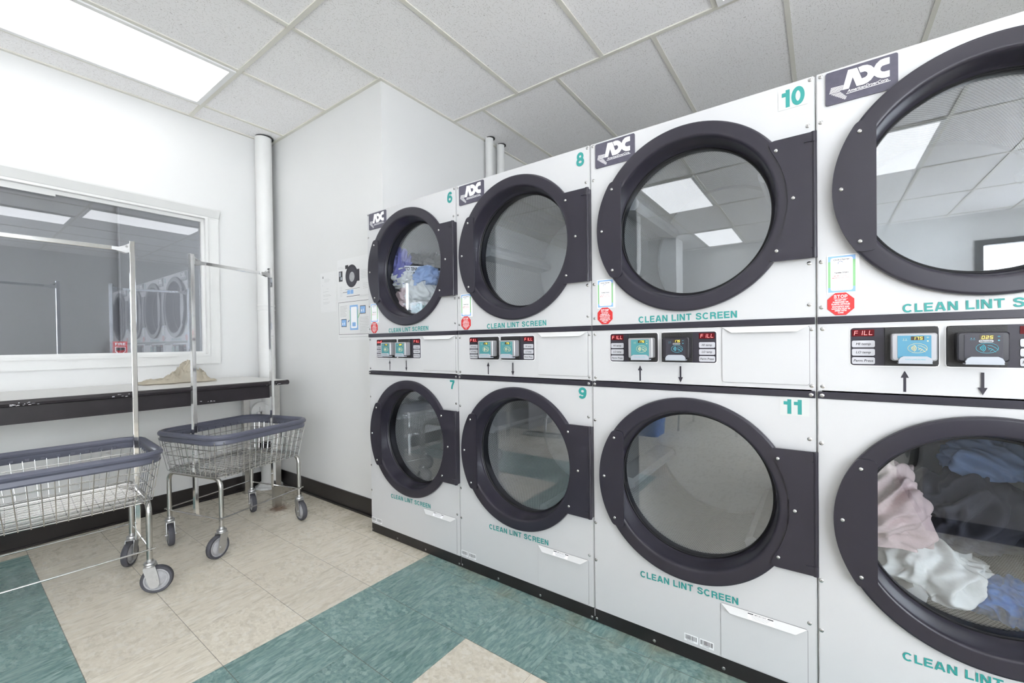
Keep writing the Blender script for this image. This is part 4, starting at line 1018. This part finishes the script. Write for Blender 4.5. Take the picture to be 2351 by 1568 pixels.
bm = bmesh.new(); lines(bm, .030, .236, .085, 9, .009, seed=15); lines(bm, .258, .150, .12, 11, .010, seed=16); lines(bm, .150, .214, .07, 1, .01, .003, seed=17); lines(bm, .165, .160, .05, 1, .01, .003, seed=18); lines(bm, .160, .144, .06, 2, .008, seed=19); lines(bm, .02, .020, .36, 1, .01, seed=20); obj('printed_text', bm, 'ink', p)

# ------------------------------------------------------------------ the rest of the room, met in the reflections
def washer(x, lb):
    t = thing('washing_machine', lb, 'washing machine', (x, -.82, 0), 0, 'grey washing machines in a row')
    obj('cabinet', B(-.31, .31, -.33, .34, .09, 1.02, bev=.01), 'washer', t); obj('plinth', B(-.30, .30, -.32, .325, 0, .09), 'black', t)
    bm = bmesh.new(); lathe(bm, [(.21, .340), (.215, .36), (.20, .378), (.16, .375), (.15, .355), (.15, .340)], n=48, closed=True); o = obj('porthole_rim', bm, 'charcoal', t, (0, 0, .52), smooth=True)
    o2 = obj('porthole_glass', lathe_cap(bmesh.new(), [(.15, .352), (.15, .358)], n=48), 'blk_plastic', t, (0, 0, .52))
    obj('control_strip', B(-.29, .29, .338, .346, .88, .99), 'panel', t)
washer(-.48, 'grey front-loading washer, first of its row, mirrored in the lower glass of the fourth dryer')
washer(-1.12, 'grey front-loading washer, second of its row, mirrored in the lower glass of the fourth dryer')
bn = thing('waste_bin', 'blue plastic bin mirrored at the edge of the glass of door 11', 'bin', (-1.95, 1.72, 0))
bm = bmesh.new(); V = [[bm.verts.new((p[0], p[1], z)) for p in rrect(-a, a, -b, b, .04)] for a, b, z in ((.17, .13, 0), (.21, .17, .60), (.195, .155, .60), (.16, .12, .02))]
n = len(V[0])
for k in range(3):
    for i in range(n): bm.faces.new((V[k][i], V[k][(i+1) % n], V[k+1][(i+1) % n], V[k+1][i]))
bm.faces.new(V[0]); bm.faces.new(V[3]); obj('bin_body', bm, 'bin', bn, smooth=True)
bm = bmesh.new(); tube(bm, [(*p, .60) for p in rrect(-.21, .21, -.17, .17, .04)], .009, 8, closed=True); obj('bin_rim', bm, 'bin', bn, smooth=True)
ct = thing('card_table', 'small table on thin splayed metal legs mirrored in the glass of door 11', 'table', (-2.7, 1.15, 0))
obj('tabletop', B(-.42, .42, -.36, .36, .71, .735, bev=.006), 'laminate', ct)
for sx in (-1, 1):
    for sy in (-1, 1): obj('leg', tube(bmesh.new(), [(sx*.39, sy*.33, 0), (sx*.36, sy*.30, .71)], .014, 10), 'steel', ct, smooth=True)
    obj('leg_brace', tube(bmesh.new(), [(sx*.38, -.32, .10), (sx*.37, .31, .55)], .007, 8), 'steel', ct, smooth=True)
mp = thing('dust_mop', 'white string mop on the floor mirrored in the glass of door 9', 'mop', (-1.16, 2.75, 0), 1.45)
bm = bmesh.new(); rnd = random.Random(2)
for i in range(150):
    x = -.27+.54*rnd.random(); s = rnd.choice((-1, 1)); l = rnd.uniform(.06, .10)
    tube(bm, [(x, 0, .030), (x+rnd.uniform(-.01, .01), s*l*.5, .028), (x+rnd.uniform(-.03, .03), s*l, .008)], .006, 5)
o = obj('mop_strings', bm, 'mop', mp, smooth=True); o['kind'] = 'stuff'
obj('mop_frame', B(-.25, .25, -.03, .03, .030, .040, bev=.003), 'black', mp)
obj('mop_handle', tube(bmesh.new(), [(0, 0, .04), (.05, .35, 1.35)], .012, 10), 'steel', mp, smooth=True)
st = obj('storage_cabinet', B(-1.95, -1.35, 3.12, 3.70, .0, 1.1, bev=.008), 'washer'); tag(st, 'grey storage cabinet against the window wall, mirrored in the glass of door 9', 'cabinet')
for x, y, lb in ((-2.25, 2.02, 'elbowed white waste pipe beside the pillar, mirrored in the glass of door 10'),):
    bm = bmesh.new(); tube(bm, [(x, y, 0), (x, y, 1.5), (x, y, 1.9), (x-.12, y, 2.15), (x-.12, y, 2.4), (x-.12, y, ZC)], .055, 14); tube(bm, [(x, y, 1.88), (x+.05, y, 2.2), (x+.05, y, ZC)], .05, 14)
    for z in (1.2, 1.55, 1.8): lathe(bm, [(.056, z-.03), (.068, z-.028), (.068, z+.028), (.056, z+.03)], n=20, axis='z', c=(x, y, 0), closed=True)
    o = obj('waste_pipe', bm, 'pipe', smooth=True); tag(o, lb, 'pipe')
# lamp added out of view to brighten the room beyond the window
t = thing('fill_light', 'added tube light, out of view, brightening the room beyond the window', 'ceiling light', (.3, 4.1, ZC))
obj('light_body', B(-.6, .6, -.06, .06, -.05, .004), 'frame', t); 
bmat = mat('fill_light_glow', (1, 1, 1), .4, emit=11.0); M['tube'] = bmat
obj('light_tube', tube(bmesh.new(), [(-.58, 0, -.07), (.58, 0, -.07)], .019, 12), 'tube', t)
